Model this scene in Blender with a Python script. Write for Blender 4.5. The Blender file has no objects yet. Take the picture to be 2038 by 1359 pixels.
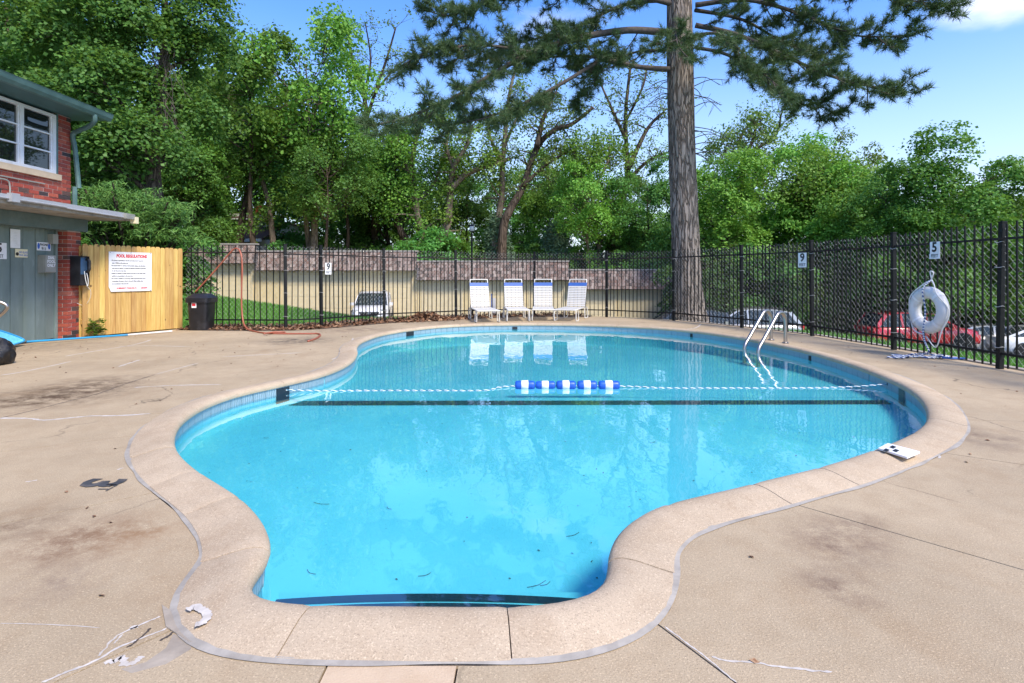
import bpy, math, random
import numpy as np
from mathutils import Vector, Matrix
from mathutils.geometry import tessellate_polygon
random.seed(7); rng = np.random.default_rng(11)
R = math.radians
S = bpy.context.scene
COL = S.collection
# ------------------------------------------------------------------ camera, sky, sun, exposure
H, F, CX, HY = 1.2, 1120.0, 1019.0, 547.0        # eye height, focal length and horizon of a 2038x1359 picture
cam = bpy.data.cameras.new('camera'); cam_o = bpy.data.objects.new('camera', cam); COL.objects.link(cam_o)
cam_o.location = (0, 0, H); cam_o.rotation_euler = (R(90), 0, 0)
cam.sensor_width = 36; cam.lens = F/2038*36; cam.shift_y = -(679.5-HY)/2038
cam.clip_start = .05; cam.clip_end = 6000
S.camera = cam_o
SUN_EL, SUN_AZ = R(50), R(140)                    # azimuth clockwise from +Y (north)
W = bpy.data.worlds.new('World'); S.world = W; W.use_nodes = True
nt = W.node_tree; nt.nodes.clear()
wo = nt.nodes.new('ShaderNodeOutputWorld'); bg = nt.nodes.new('ShaderNodeBackground')
sky = nt.nodes.new('ShaderNodeTexSky'); sky.sky_type = 'NISHITA'; sky.sun_disc = False
sky.sun_elevation = SUN_EL; sky.sun_rotation = SUN_AZ
sky.air_density = 1.25; sky.dust_density = .6; sky.ozone_density = 3.0; sky.altitude = 0
tc = nt.nodes.new('ShaderNodeTexCoord')
mp = nt.nodes.new('ShaderNodeMapping'); mp.inputs['Scale'].default_value = (1, 1, 2.6); mp.inputs['Location'].default_value = (.31, .12, .05)
nz = nt.nodes.new('ShaderNodeTexNoise'); nz.inputs['Scale'].default_value = 1.9; nz.inputs['Detail'].default_value = 6; nz.inputs['Roughness'].default_value = .55
cr = nt.nodes.new('ShaderNodeValToRGB'); cr.color_ramp.elements[0].position = .57; cr.color_ramp.elements[1].position = .78
cr.color_ramp.elements[1].color = (.8, .8, .8, 1)
mixc = nt.nodes.new('ShaderNodeMix'); mixc.data_type = 'RGBA'
mixc.inputs[7].default_value = (4.2, 4.4, 4.8, 1)
L = nt.links.new
L(tc.outputs['Generated'], mp.inputs['Vector']); L(mp.outputs[0], nz.inputs['Vector']); L(nz.outputs[0], cr.inputs[0])
geo = nt.nodes.new('ShaderNodeSeparateXYZ'); L(tc.outputs['Generated'], geo.inputs[0])
hz = nt.nodes.new('ShaderNodeMapRange'); hz.interpolation_type = 'SMOOTHSTEP'; hz.inputs[1].default_value = .42; hz.inputs[2].default_value = -.02; hz.inputs[3].default_value = 0; hz.inputs[4].default_value = .78; L(geo.outputs[2], hz.inputs[0])
mixh = nt.nodes.new('ShaderNodeMix'); mixh.data_type = 'RGBA'; mixh.inputs[7].default_value = (2.65, 3.1, 4.0, 1)
hs_ = nt.nodes.new('ShaderNodeHueSaturation'); hs_.inputs['Saturation'].default_value = 1.32; hs_.inputs['Hue'].default_value = .516; L(sky.outputs[0], hs_.inputs['Color'])
vs = nt.nodes.new('ShaderNodeVectorMath'); vs.operation = 'SUBTRACT'; L(tc.outputs['Generated'], vs.inputs[0]); vs.inputs[1].default_value = (.655, .675, .352)
vm = nt.nodes.new('ShaderNodeVectorMath'); vm.operation = 'MULTIPLY'; L(vs.outputs[0], vm.inputs[0]); vm.inputs[1].default_value = (1, 1, 2.6); vl = nt.nodes.new('ShaderNodeVectorMath'); vl.operation = 'LENGTH'; L(vm.outputs[0], vl.inputs[0])
n2 = nt.nodes.new('ShaderNodeTexNoise'); n2.inputs['Scale'].default_value = 9; n2.inputs['Detail'].default_value = 6; L(mp.outputs[0], n2.inputs['Vector'])
ad = nt.nodes.new('ShaderNodeMath'); ad.operation = 'MULTIPLY_ADD'; L(n2.outputs[0], ad.inputs[0]); ad.inputs[1].default_value = -.16; L(vl.outputs['Value'], ad.inputs[2])
cm = nt.nodes.new('ShaderNodeMapRange'); cm.interpolation_type = 'SMOOTHSTEP'; cm.inputs[1].default_value = .05; cm.inputs[2].default_value = -.04; cm.inputs[4].default_value = .85; L(ad.outputs[0], cm.inputs[0])
mx = nt.nodes.new('ShaderNodeMath'); mx.operation = 'MAXIMUM'; L(cr.outputs[0], mx.inputs[0]); L(cm.outputs[0], mx.inputs[1])
L(mx.outputs[0], mixc.inputs[0]); L(hz.outputs[0], mixh.inputs[0]); L(hs_.outputs[0], mixh.inputs[6]); L(mixh.outputs[2], mixc.inputs[6]); L(mixc.outputs[2], bg.inputs[0])
bg.inputs[1].default_value = .135; L(bg.outputs[0], wo.inputs[0])
sun = bpy.data.lights.new('sun', 'SUN'); sun.energy = 2.3; sun.angle = R(13); sun.color = (1, .91, .78)
sun_o = bpy.data.objects.new('sun', sun); COL.objects.link(sun_o)
sd = Vector((math.sin(SUN_AZ)*math.cos(SUN_EL), math.cos(SUN_AZ)*math.cos(SUN_EL), math.sin(SUN_EL)))
sun_o.rotation_euler = sd.to_track_quat('Z', 'Y').to_euler()
S.view_settings.view_transform = 'Standard'; S.view_settings.look = 'None'
S.view_settings.exposure = 1.2; S.view_settings.gamma = 1; S.view_settings.use_curve_mapping = False
S.render.engine = 'CYCLES'
S.cycles.max_bounces = 10; S.cycles.transparent_max_bounces = 24; S.cycles.diffuse_bounces = 4

# ------------------------------------------------------------------ helpers
def G(x, y, h=0.0):                               # picture point on the level plane z = h
    Y = F*(H-h)/(y-HY); return Vector(((x-CX)*Y/F, Y, h))
def P(x, y, Y):                                   # picture point at distance Y
    return Vector(((x-CX)*Y/F, Y, H-(y-HY)*Y/F))
def wloc(o):
    v = Vector((0, 0, 0))
    while o is not None: v = v+o.location; o = o.parent
    return v
def tag(o, label=None, cat=None, group=None, kind=None):
    if label: o['label'] = label
    if cat: o['category'] = cat
    if group: o['group'] = group
    if kind: o['kind'] = kind
    return o
def thing(name, label, cat, loc=(0, 0, 0), group=None):
    o = bpy.data.objects.new(name, None); COL.objects.link(o); o.location = loc; o.empty_display_size = .1
    return tag(o, label, cat, group)
def kids(o): return [c for c in bpy.data.objects if c.parent == o]
def copy_tree(o, parent=None):
    c = o.copy(); COL.objects.link(c); c.parent = parent
    for k in o.children: copy_tree(k, c)
    return c
def link(name, me, parent=None):
    o = bpy.data.objects.new(name, me); COL.objects.link(o); o.parent = parent
    return o
class MB:
    def __init__(s): s.V = []; s.F = []
    def add(s, V, Fc):
        n = len(s.V); s.V += [tuple(v) for v in V]; s.F += [tuple(i+n for i in f) for f in Fc]; return s
    def box(s, c, size, rot=None, taper=1.0):
        hx, hy, hz = size[0]/2, size[1]/2, size[2]/2
        V = [Vector((x*(taper if z > 0 else 1)*hx, y*(taper if z > 0 else 1)*hy, z*hz)) for z in (-1, 1) for y in (-1, 1) for x in (-1, 1)]
        if rot is not None: V = [rot @ v for v in V]
        return s.add([v+Vector(c) for v in V], [(0, 2, 3, 1), (4, 5, 7, 6), (0, 1, 5, 4), (2, 6, 7, 3), (0, 4, 6, 2), (1, 3, 7, 5)])
    def bbox(s, a, b):
        a, b = Vector(a), Vector(b); return s.box((a+b)/2, [abs(t) for t in (b-a)])
    def beam(s, p, q, w, t, up=(0, 0, 1)):        # box from p to q, w wide (sideways), t thick (along up)
        p, q = Vector(p), Vector(q); d = (q-p); u = Vector(up); x = d.normalized(); y = u.cross(x).normalized(); z = x.cross(y)
        return s.box((p+q)/2, (d.length, w, t), Matrix((x, y, z)).transposed())
    def tube(s, path, r, n=8, cap=True, closed=False):
        P_ = [Vector(p) for p in path]; m = len(P_); rr = r if hasattr(r, '__len__') else [r]*m
        V = []; up = None
        for i, p in enumerate(P_):
            if closed: d = P_[(i+1) % m]-P_[i-1]
            else: d = P_[min(i+1, m-1)]-P_[max(i-1, 0)]
            if d.length < 1e-9: d = Vector((0, 0, 1))
            d.normalize()
            if up is None: up = Vector((0, 0, 1)) if abs(d.z) < .9 else Vector((1, 0, 0))
            a = up-d*up.dot(d)
            if a.length < 1e-6: a = d.orthogonal()
            a.normalize(); b = d.cross(a); up = a
            for k in range(n):
                t = 2*math.pi*k/n; V.append(p+(a*math.cos(t)+b*math.sin(t))*rr[i])
        Fc = []
        for i in range(m if closed else m-1):
            j = (i+1) % m
            for k in range(n):
                k2 = (k+1) % n; Fc.append((i*n+k, i*n+k2, j*n+k2, j*n+k))
        if cap and not closed: Fc += [tuple(reversed(range(n))), tuple((m-1)*n+k for k in range(n))]
        return s.add(V, Fc)
    def cyl(s, p, q, r, n=16): return s.tube([p, q], r, n)
    def poly(s, pts, d):                          # planar polygon (list of Vector) extruded along vector d
        pts = [Vector(p) for p in pts]; n = len(pts); d = Vector(d)
        tri = tessellate_polygon([pts])
        Fc = [tuple(t) for t in tri]+[tuple(i+n for i in reversed(t)) for t in tri]
        for i in range(n): Fc.append((i, (i+1) % n, (i+1) % n+n, i+n))
        return s.add(pts+[p+d for p in pts], Fc)
    def lathe(s, prof, c, n=20, axis='z'):
        V = []
        for r_, z_ in prof:
            for k in range(n):
                t = 2*math.pi*k/n; a, b = r_*math.cos(t), r_*math.sin(t)
                V.append(Vector(c)+(Vector((a, b, z_)) if axis == 'z' else Vector((z_, a, b)) if axis == 'x' else Vector((a, z_, b))))
        m = len(prof); Fc = [(i*n+k, i*n+(k+1) % n, (i+1)*n+(k+1) % n, (i+1)*n+k) for i in range(m-1) for k in range(n)]
        Fc += [tuple(range(n)), tuple((m-1)*n+k for k in range(n))]
        return s.add(V, Fc)
    def mesh(s, name, mat, smooth=False, off=Vector((0, 0, 0)), fix=True):
        me = bpy.data.meshes.new(name); me.from_pydata([(v[0]-off.x, v[1]-off.y, v[2]-off.z) for v in s.V], [], s.F)
        if fix:
            import bmesh
            b = bmesh.new(); b.from_mesh(me); bmesh.ops.recalc_face_normals(b, faces=b.faces[:]); b.to_mesh(me); b.free()
        if mat: me.materials.append(mat)
        if smooth:
            me.polygons.foreach_set('use_smooth', [True]*len(me.polygons))
            if smooth is not True: me.set_sharp_from_angle(angle=R(smooth))
        me.update(); return me
    def build(s, name, mat, parent=None, smooth=False, fix=True):
        off = wloc(parent) if parent else Vector((0, 0, 0))
        return link(name, s.mesh(name, mat, smooth, off, fix), parent)
def np_mesh(name, V, Q, mat, smooth=False):       # arrays of vertices and of quads or triangles
    me = bpy.data.meshes.new(name); k = Q.shape[1]
    me.vertices.add(len(V)); me.vertices.foreach_set('co', np.ascontiguousarray(V, dtype=np.float32).ravel())
    me.loops.add(Q.size); me.loops.foreach_set('vertex_index', np.ascontiguousarray(Q, dtype=np.int32).ravel())
    me.polygons.add(len(Q)); me.polygons.foreach_set('loop_start', np.arange(0, Q.size, k, dtype=np.int32))
    me.update(calc_edges=True)
    if smooth: me.polygons.foreach_set('use_smooth', [True]*len(Q))
    me.materials.append(mat); return me
def smooth_path(pts, n=8, closed=False):          # Catmull-Rom
    pts = [Vector(p) for p in pts]; m = len(pts); out = []
    for i in range(m if closed else m-1):
        g = lambda k: pts[k % m] if closed else pts[max(0, min(m-1, k))]
        p0, p1, p2, p3 = g(i-1), g(i), g(i+1), g(i+2)
        for k in range(n):
            t = k/n; out.append(.5*((2*p1)+(p2-p0)*t+(2*p0-5*p1+4*p2-p3)*t*t+(3*p1-p0-3*p2+p3)*t**3))
    if not closed: out.append(pts[-1])
    return out
# ------------------------------------------------------------------ materials
def newmat(name):
    m = bpy.data.materials.new(name); m.use_nodes = True; n = m.node_tree
    return m, n, n.nodes['Principled BSDF'], n.links.new
def rampnode(n, stops):
    c = n.nodes.new('ShaderNodeValToRGB'); e = c.color_ramp.elements
    e[0].position, e[0].color = stops[0][0], (*stops[0][1], 1); e[1].position, e[1].color = stops[1][0], (*stops[1][1], 1)
    for p, c_ in stops[2:]:
        k = e.new(p); k.color = (*c_, 1)
    return c
def coords(n, kind='Object', scale=(1, 1, 1)):
    t = n.nodes.new('ShaderNodeTexCoord'); m = n.nodes.new('ShaderNodeMapping'); m.inputs['Scale'].default_value = scale
    n.links.new(t.outputs[kind], m.inputs['Vector']); return m.outputs[0]
def noise(n, vec, scale, detail=4, rough=.55):
    z = n.nodes.new('ShaderNodeTexNoise'); z.inputs['Scale'].default_value = scale; z.inputs['Detail'].default_value = detail; z.inputs['Roughness'].default_value = rough
    if vec is not None: n.links.new(vec, z.inputs['Vector'])
    return z.outputs[0]
def mixcol(n, fac, a, b, mode='MIX'):
    m = n.nodes.new('ShaderNodeMix'); m.data_type = 'RGBA'; m.blend_type = mode
    for s_, v in ((0, fac), (6, a), (7, b)):
        if isinstance(v, (int, float)): m.inputs[s_].default_value = v
        elif isinstance(v, tuple): m.inputs[s_].default_value = (*v, 1) if len(v) == 3 else v
        else: n.links.new(v, m.inputs[s_])
    return m.outputs[2]
def maprange(n, v, a, b, c=0., d=1.):
    m = n.nodes.new('ShaderNodeMapRange'); m.inputs[1].default_value = a; m.inputs[2].default_value = b; m.inputs[3].default_value = c; m.inputs[4].default_value = d
    n.links.new(v, m.inputs[0]); return m.outputs[0]
def bump(n, p, h, strength=.3, dist=.01):
    b = n.nodes.new('ShaderNodeBump'); b.inputs['Strength'].default_value = strength; b.inputs['Distance'].default_value = dist
    n.links.new(h, b.inputs['Height']); n.links.new(b.outputs[0], p.inputs['Normal']); return b
def mat(name, col, rough=.6, metal=0., var=.15, vs=6., bp=0., bs=80., scale=(1, 1, 1), rnd=0., island=0., spec=.5, dirt=None, ds=2.):
    m, n, p, l = newmat(name); v = coords(n, 'Object', scale)
    z = noise(n, v, vs, 5)
    c = mixcol(n, maprange(n, z, .3, .7), tuple(x*(1-var) for x in col), tuple(min(1, x*(1+var)) for x in col))
    if dirt: c = mixcol(n, maprange(n, noise(n, v, ds, 6, .65), .5, .75, 0, .8), c, dirt)
    if rnd or island:
        s = n.nodes.new('ShaderNodeObjectInfo').outputs['Random'] if rnd else n.nodes.new('ShaderNodeNewGeometry').outputs['Random Per Island']
        k = rnd or island; h = n.nodes.new('ShaderNodeHueSaturation'); l(c, h.inputs['Color']); l(maprange(n, s, 0, 1, 1-k, 1+k), h.inputs['Value'])
        l(maprange(n, s, 0, 1, .5+k*.03, .5-k*.03), h.inputs['Hue']); c = h.outputs[0]
    l(c, p.inputs['Base Color']); p.inputs['Roughness'].default_value = rough; p.inputs['Metallic'].default_value = metal; p.inputs['Specular IOR Level'].default_value = spec
    if bp: bump(n, p, noise(n, v, bs, 5), bp, .004)
    return m
def multi(name, stops, src='Random', rough=.85, bp=.5, bs=60., var=.2, vs=20., const=True):   # a colour per piece, picked from a list
    m, n, p, l = newmat(name); v = coords(n)
    s = n.nodes.new('ShaderNodeObjectInfo').outputs['Random'] if src == 'Random' else n.nodes.new('ShaderNodeNewGeometry').outputs['Random Per Island']
    r_ = rampnode(n, stops)
    if const: r_.color_ramp.interpolation = 'CONSTANT'
    l(s, r_.inputs[0])
    z = maprange(n, noise(n, v, vs, 5, .65), .3, .7, 1-var, 1+var)
    c = mixcol(n, 1., r_.outputs[0], z, 'MULTIPLY')
    l(c, p.inputs['Base Color']); p.inputs['Roughness'].default_value = rough
    bump(n, p, noise(n, v, bs, 5), bp, .004); return m
def leafmat(name, a, b, tl=.42, var=.25):
    m, n, p, l = newmat(name)
    i = n.nodes.new('ShaderNodeNewGeometry').outputs['Random Per Island']; o = n.nodes.new('ShaderNodeObjectInfo').outputs['Random']
    c = mixcol(n, i, a, b)
    h = n.nodes.new('ShaderNodeHueSaturation'); l(c, h.inputs['Color']); l(maprange(n, o, 0, 1, 1-var, 1+var), h.inputs['Value']); l(maprange(n, o, 0, 1, .485, .515), h.inputs['Hue'])
    l(h.outputs[0], p.inputs['Base Color']); p.inputs['Roughness'].default_value = .55; p.inputs['Specular IOR Level'].default_value = .35
    t = n.nodes.new('ShaderNodeBsdfTranslucent'); l(mixcol(n, .5, h.outputs[0], (.2, .3, .03)), t.inputs['Color'])
    ms = n.nodes.new('ShaderNodeMixShader'); ms.inputs[0].default_value = tl; l(p.outputs[0], ms.inputs[1]); l(t.outputs[0], ms.inputs[2])
    l(ms.outputs[0], n.nodes['Material Output'].inputs['Surface']); return m
def barkmat(name, a, b, sc=6., st=.9):
    m, n, p, l = newmat(name); v = coords(n, 'Object', (1, 1, .13))
    vo = n.nodes.new('ShaderNodeTexVoronoi'); vo.feature = 'DISTANCE_TO_EDGE'; vo.inputs['Scale'].default_value = sc
    ad = n.nodes.new('ShaderNodeVectorMath'); ad.operation = 'MULTIPLY_ADD'; zz = n.nodes.new('ShaderNodeTexNoise'); zz.inputs['Scale'].default_value = sc*.8; l(v, zz.inputs['Vector'])
    l(zz.outputs['Color'], ad.inputs[0]); ad.inputs[1].default_value = (.22, .22, .22); l(v, ad.inputs[2]); l(ad.outputs[0], vo.inputs['Vector'])
    e = maprange(n, vo.outputs['Distance'], 0, .16)
    c = mixcol(n, e, b, a); c = mixcol(n, maprange(n, noise(n, coords(n, 'Object', (1, 1, .3)), 9, 6, .7), .35, .7, 0, .6), c, tuple(x*.55 for x in a))
    l(c, p.inputs['Base Color']); p.inputs['Roughness'].default_value = .95; p.inputs['Specular IOR Level'].default_value = .15
    bump(n, p, e, st, .04); return m
M = {}
M['black_iron'] = mat('black_iron', (.008, .008, .008), .55, .0, .3, 30, spec=.3)
M['rusty_iron'] = mat('rusty_iron', (.02, .017, .016), .65, .3, .3, 12, dirt=(.09, .04, .02), ds=5)
M['galv'] = mat('galvanised_wire', (.6, .59, .56), .5, .15, .2, 20)
M['steel'] = mat('stainless_steel', (.46, .42, .38), .36, 1., .08, 8)
M['white_metal'] = mat('white_painted_tube', (.66, .64, .58), .4, 0, .05)
M['white_vinyl'] = mat('white_vinyl_strap', (.6, .58, .54), .5, 0, .08, 20, rnd=.05)
M['blue_vinyl'] = mat('blue_vinyl_strap', (.035, .11, .38), .5, 0, .1)
M['sign_white'] = mat('white_sign_sheet', (.8, .8, .8), .45, 0, .04, 4, dirt=(.66, .65, .62), ds=6)
M['ink'] = mat('black_print', (.012, .012, .014), .5, 0, .1)
M['red_ink'] = mat('red_print', (.62, .03, .04), .5, 0, .1)
M['blue_ink'] = mat('blue_print', (.03, .12, .5), .5, 0, .1)
M['yellow_card'] = mat('yellow_card', (.78, .7, .45), .5, 0, .06)
M['black_plastic'] = mat('black_plastic', (.012, .012, .015), .42, 0, .25, 7, bp=.15, bs=120, dirt=(.05, .05, .055), ds=4)
M['bag'] = None
M['hose'] = mat('orange_rubber_hose', (.34, .1, .055), .45, 0, .2, 6)
M['blue_pole'] = mat('blue_fibreglass', (.03, .3, .55), .35, 0, .1)
M['white_pole'] = mat('white_plastic_pole', (.75, .73, .7), .4, 0, .06)
M['net'] = mat('blue_net', (.12, .45, .68), .6, 0, .15, 30, bp=.4, bs=200)
M['float_blue'] = mat('blue_float_plastic', (.012, .09, .5), .4, 0, .12)
M['float_white'] = mat('white_float_plastic', (.8, .8, .78), .4, 0, .05)
M['ring'] = mat('ring_buoy_vinyl', (.7, .69, .66), .5, 0, .06, 6, dirt=(.5, .47, .42), ds=7)
M['teal'] = mat('teal_painted_metal', (.075, .145, .135), .5, 0, .15, 3, dirt=(.12, .2, .185), ds=3)
M['beam'] = mat('grey_green_board', (.1, .145, .14), .65, 0, .15, 4, dirt=(.16, .2, .19), ds=3)
M['soffit'] = mat('teal_soffit_board', (.05, .11, .11), .6, 0, .12, 3)
M['plank'] = None
M['window_frame'] = mat('white_window_paint', (.72, .72, .74), .5, 0, .05, 5, dirt=(.55, .53, .5), ds=6)
M['sill'] = mat('buff_stone_sill', (.56, .43, .29), .8, 0, .1, 8, bp=.2)
M['canopy'] = mat('grey_canopy_sheet', (.42, .43, .45), .5, .2, .1, 4, dirt=(.28, .27, .24), ds=4)
M['canopy_under'] = mat('weathered_canopy_underside', (.32, .29, .25), .8, 0, .2, 5, dirt=(.12, .11, .1), ds=6)
M['mortar'] = mat('pale_mortar', (.42, .31, .26), .95, 0, .15, 12, bp=.3)
M['shingle_board'] = mat('grey_fascia_board', (.33, .3, .27), .8, 0, .1)
M['dark_shingle'] = mat('dark_asphalt_roof', (.09, .08, .08), .9, 0, .2, 6)
M['cream'] = mat('cream_render', (.68, .54, .29), .85, 0, .08, 3, bp=.3, bs=60, dirt=(.52, .41, .24), ds=2.5)
M['cream_door'] = mat('cream_door_panel', (.7, .58, .35), .75, 0, .07, 3, bp=.2, bs=40)
M['asphalt'] = mat('asphalt', (.06, .06, .06), .9, 0, .25, 8, bp=.4, bs=60)
M['soil'] = mat('leaf_strewn_soil', (.1, .065, .04), .95, 0, .4, 9, bp=.8, bs=25)
M['caulk_white'] = mat('white_crack_filler', (.54, .49, .43), .85, 0, .2, 25, dirt=(.38, .31, .24), ds=9)
M['caulk_grey'] = mat('grey_sealant', (.35, .315, .265), .9, 0, .2, 9, bp=.6, bs=60, dirt=(.2, .17, .14), ds=5)
M['bed'] = mat('brown_joint_mortar', (.16, .115, .08), .95, 0, .3, 14)
M['patch'] = mat('grey_mortar_patch', (.34, .285, .22), .92, 0, .2, 9, bp=.5, bs=60, dirt=(.24, .19, .14), ds=6)
M['worn_paint'] = mat('worn_black_paint', (.05, .052, .055), .8, 0, .3, 9, dirt=(.2, .16, .12), ds=14)
M['joint'] = mat('dark_joint_dirt', (.07, .055, .045), .95, 0, .3, 20)
M['stone_wall'] = multi('pale_wall_block', [(0, (.42, .38, .33)), (.4, (.5, .47, .42)), (.7, (.36, .32, .28))])
M['trunk'] = barkmat('grey_brown_bark', (.14, .105, .08), (.035, .026, .02), 7)
M['trunk_pale'] = barkmat('pale_grey_bark', (.26, .21, .16), (.09, .07, .055), 9, .6)
M['pine_bark'] = barkmat('pine_bark', (.34, .28, .235), (.075, .057, .046), 12, 1.)
M['branch'] = mat('pine_branch_bark', (.085, .068, .058), .95, 0, .35, 14, bp=.5, bs=50)
M['needle'] = leafmat('pine_needle', (.05, .1, .04), (.12, .185, .07), .15, .1)
M['leaf_dark'] = leafmat('dark_maple_leaf', (.065, .19, .036), (.17, .38, .075))
M['leaf_mid'] = leafmat('mid_green_leaf', (.075, .21, .032), (.18, .38, .065))
M['leaf_light'] = leafmat('light_green_leaf', (.12, .3, .035), (.29, .5, .085))
M['leaf_olive'] = leafmat('olive_leaf', (.11, .18, .04), (.22, .31, .07))
M['leaf_ever'] = leafmat('juniper_leaf', (.06, .18, .035), (.19, .37, .07), .2)
M['leaf_blue'] = leafmat('blue_green_needle', (.08, .16, .09), (.16, .26, .14), .15)
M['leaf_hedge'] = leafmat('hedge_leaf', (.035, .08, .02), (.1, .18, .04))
M['dead_leaf'] = multi('dead_leaf', [(0, (.16, .07, .03)), (.3, (.24, .12, .06)), (.55, (.11, .06, .035)), (.75, (.33, .2, .11))], 'Island', .9, .1)
M['grass_blade'] = leafmat('grass_blade', (.08, .24, .03), (.2, .42, .06), .3, .05)
M['tyre'] = mat('tyre_rubber', (.018, .018, .018), .85, 0, .2)
M['rim'] = mat('alloy_rim', (.5, .5, .51), .35, .9, .1)
M['car_glass'] = mat('car_window_glass', (.035, .045, .05), .06, 0, .1)
M['car_black'] = mat('black_car_trim', (.015, .015, .016), .5, 0, .2)
M['lamp_glass'] = mat('car_lamp_glass', (.6, .62, .65), .12, .3, .1)
def carpaint(name, col, metal=0.):
    m, n, p, l = newmat(name); p.inputs['Base Color'].default_value = (*col, 1); p.inputs['Roughness'].default_value = .32; p.inputs['Metallic'].default_value = metal
    p.inputs['Coat Weight'].default_value = .8; p.inputs['Coat Roughness'].default_value = .06
    v = coords(n); l(mixcol(n, maprange(n, noise(n, v, 3, 5), .35, .75, 0, .25), col, tuple(c*.7+.06 for c in col)), p.inputs['Base Color']); return m
M['paint_white'] = carpaint('white_car_paint', (.78, .78, .8)); M['paint_red'] = carpaint('red_car_paint', (.55, .008, .018))
M['paint_silver'] = carpaint('silver_car_paint', (.5, .48, .46), .5); M['paint_dark'] = carpaint('dark_car_paint', (.02, .022, .026), .3)
M['paint_pale'] = carpaint('pale_car_paint', (.62, .6, .58), .2)
M['brick'] = multi('red_brick', [(0, (.33, .06, .038)), (.22, (.27, .05, .034)), (.42, (.38, .085, .05)), (.6, (.22, .055, .04)), (.74, (.31, .1, .07)), (.84, (.1, .055, .045)), (.93, (.05, .035, .035))], bs=40)
M['shingle'] = multi('mixed_shingle', [(0, (.17, .12, .1)), (.25, (.25, .18, .15)), (.45, (.11, .085, .075)), (.62, (.29, .22, .19)), (.8, (.2, .125, .1)), (.92, (.36, .29, .25))], 'Island', .9, .5)
M['window_glass'] = None
def mk_special():
    # concrete deck: tan aggregate, stains and wear of their own shape
    def concrete(name, base, speck, sd=0., stains=True):
        m, n, p, l = newmat(name); v = coords(n)
        c = mixcol(n, maprange(n, noise(n, v, .75, 7, .65), .3, .7), tuple(x*.78 for x in base), tuple(x*1.12 for x in base))
        c = mixcol(n, maprange(n, noise(n, v, 5, 6, .7), .45, .75, 0, .5), c, tuple(x*y for x, y in zip(base, (.72, .65, .58))))
        c = mixcol(n, maprange(n, noise(n, coords(n, 'Object', (1, .45, 1)), 1.7, 7, .7), .54, .72, 0, .45), c, tuple(x*y for x, y in zip(base, (.66, .56, .47))))
        f1 = noise(n, v, 130, 2, .8)
        c = mixcol(n, maprange(n, f1, .55, .72, 0, speck), c, tuple(min(.8, x*1.65) for x in base))
        c = mixcol(n, maprange(n, noise(n, v, 160, 2, .8), .55, .68, 0, speck), c, tuple(x*.42 for x in base))
        c = mixcol(n, maprange(n, noise(n, v, 60, 3, .7), .6, .7, 0, .3), c, tuple(x*.6 for x in base))
        if stains:
            for (px, py, r_, col, st) in ((100, 790, .55, (.09, .055, .03), .9), (190, 765, .5, (.1, .065, .04), .75), (590, 678, .55, (.05, .042, .036), .9), (30, 1045, .35, (.16, .1, .06), .5),
                                          (170, 1070, .33, (.2, .12, .07), .75), (110, 1085, .25, (.2, .12, .07), .6), (280, 1060, .3, (.27, .16, .08), .6), (1660, 1080, .3, (.17, .11, .075), .65), (1668, 1170, .2, (.17, .11, .075), .6), (1700, 1045, .25, (.17, .11, .075), .5), (1960, 870, .5, (.16, .11, .08), .5), (120, 1155, .25, (.2, .14, .1), .5),
                                          (880, 640, .9, (.14, .1, .07), .6), (700, 655, .9, (.16, .11, .08), .6), (60, 690, 1., (.16, .12, .09), .5)):
                w = G(px, py); sub = n.nodes.new('ShaderNodeVectorMath'); sub.operation = 'DISTANCE'; l(v, sub.inputs[0]); sub.inputs[1].default_value = w
                d = maprange(n, sub.outputs['Value'], r_*(1.5 if w.y > 5 else 1.), 0, 0, 1)
                mu = n.nodes.new('ShaderNodeMath'); mu.operation = 'MULTIPLY'; l(d, mu.inputs[0]); l(maprange(n, noise(n, v, 5.5, 8, .8), .4, .62), mu.inputs[1])
                mu2 = n.nodes.new('ShaderNodeMath'); mu2.operation = 'MULTIPLY'; l(mu.outputs[0], mu2.inputs[0]); mu2.inputs[1].default_value = st*1.6; mu2.use_clamp = True
                c = mixcol(n, mu2.outputs[0], c, col)
        # hairline cracks and gritty dirt of the slab itself
        dv = n.nodes.new('ShaderNodeVectorMath'); dv.operation = 'MULTIPLY_ADD'; dz_ = n.nodes.new('ShaderNodeTexNoise'); dz_.inputs['Scale'].default_value = 2.2; dz_.inputs['Detail'].default_value = 6; l(v, dz_.inputs['Vector']); l(dz_.outputs['Color'], dv.inputs[0]); dv.inputs[1].default_value = (.5, .5, .5); l(v, dv.inputs[2])
        vo = n.nodes.new('ShaderNodeTexVoronoi'); vo.feature = 'DISTANCE_TO_EDGE'; vo.inputs['Scale'].default_value = .42; l(dv.outputs[0], vo.inputs['Vector'])
        mk = n.nodes.new('ShaderNodeMath'); mk.operation = 'MULTIPLY'; l(maprange(n, vo.outputs['Distance'], .0045, .001, 0, .75), mk.inputs[0]); l(maprange(n, noise(n, v, .9, 4), .47, .56), mk.inputs[1]); c = mixcol(n, mk.outputs[0], c, tuple(x*.3 for x in base)) if stains else c
        gr = n.nodes.new('ShaderNodeMath'); gr.operation = 'MULTIPLY'; l(maprange(n, noise(n, v, 24, 6, .8), .5, .72, 0, 1), gr.inputs[0]); l(maprange(n, noise(n, v, 1.1, 5, .65), .45, .7, 0, .6), gr.inputs[1]); c = mixcol(n, gr.outputs[0], c, tuple(x*y for x, y in zip(base, (.5, .42, .36))))
        l(c, p.inputs['Base Color']); p.inputs['Roughness'].default_value = .9; p.inputs['Specular IOR Level'].default_value = .25
        bump(n, p, f1, .55, .004); return m
    M['concrete'] = concrete('tan_concrete', (.445, .345, .222), .7)
    M['coping'] = concrete('pebbled_coping', (.5, .39, .268), .65, stains=False)
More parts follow.
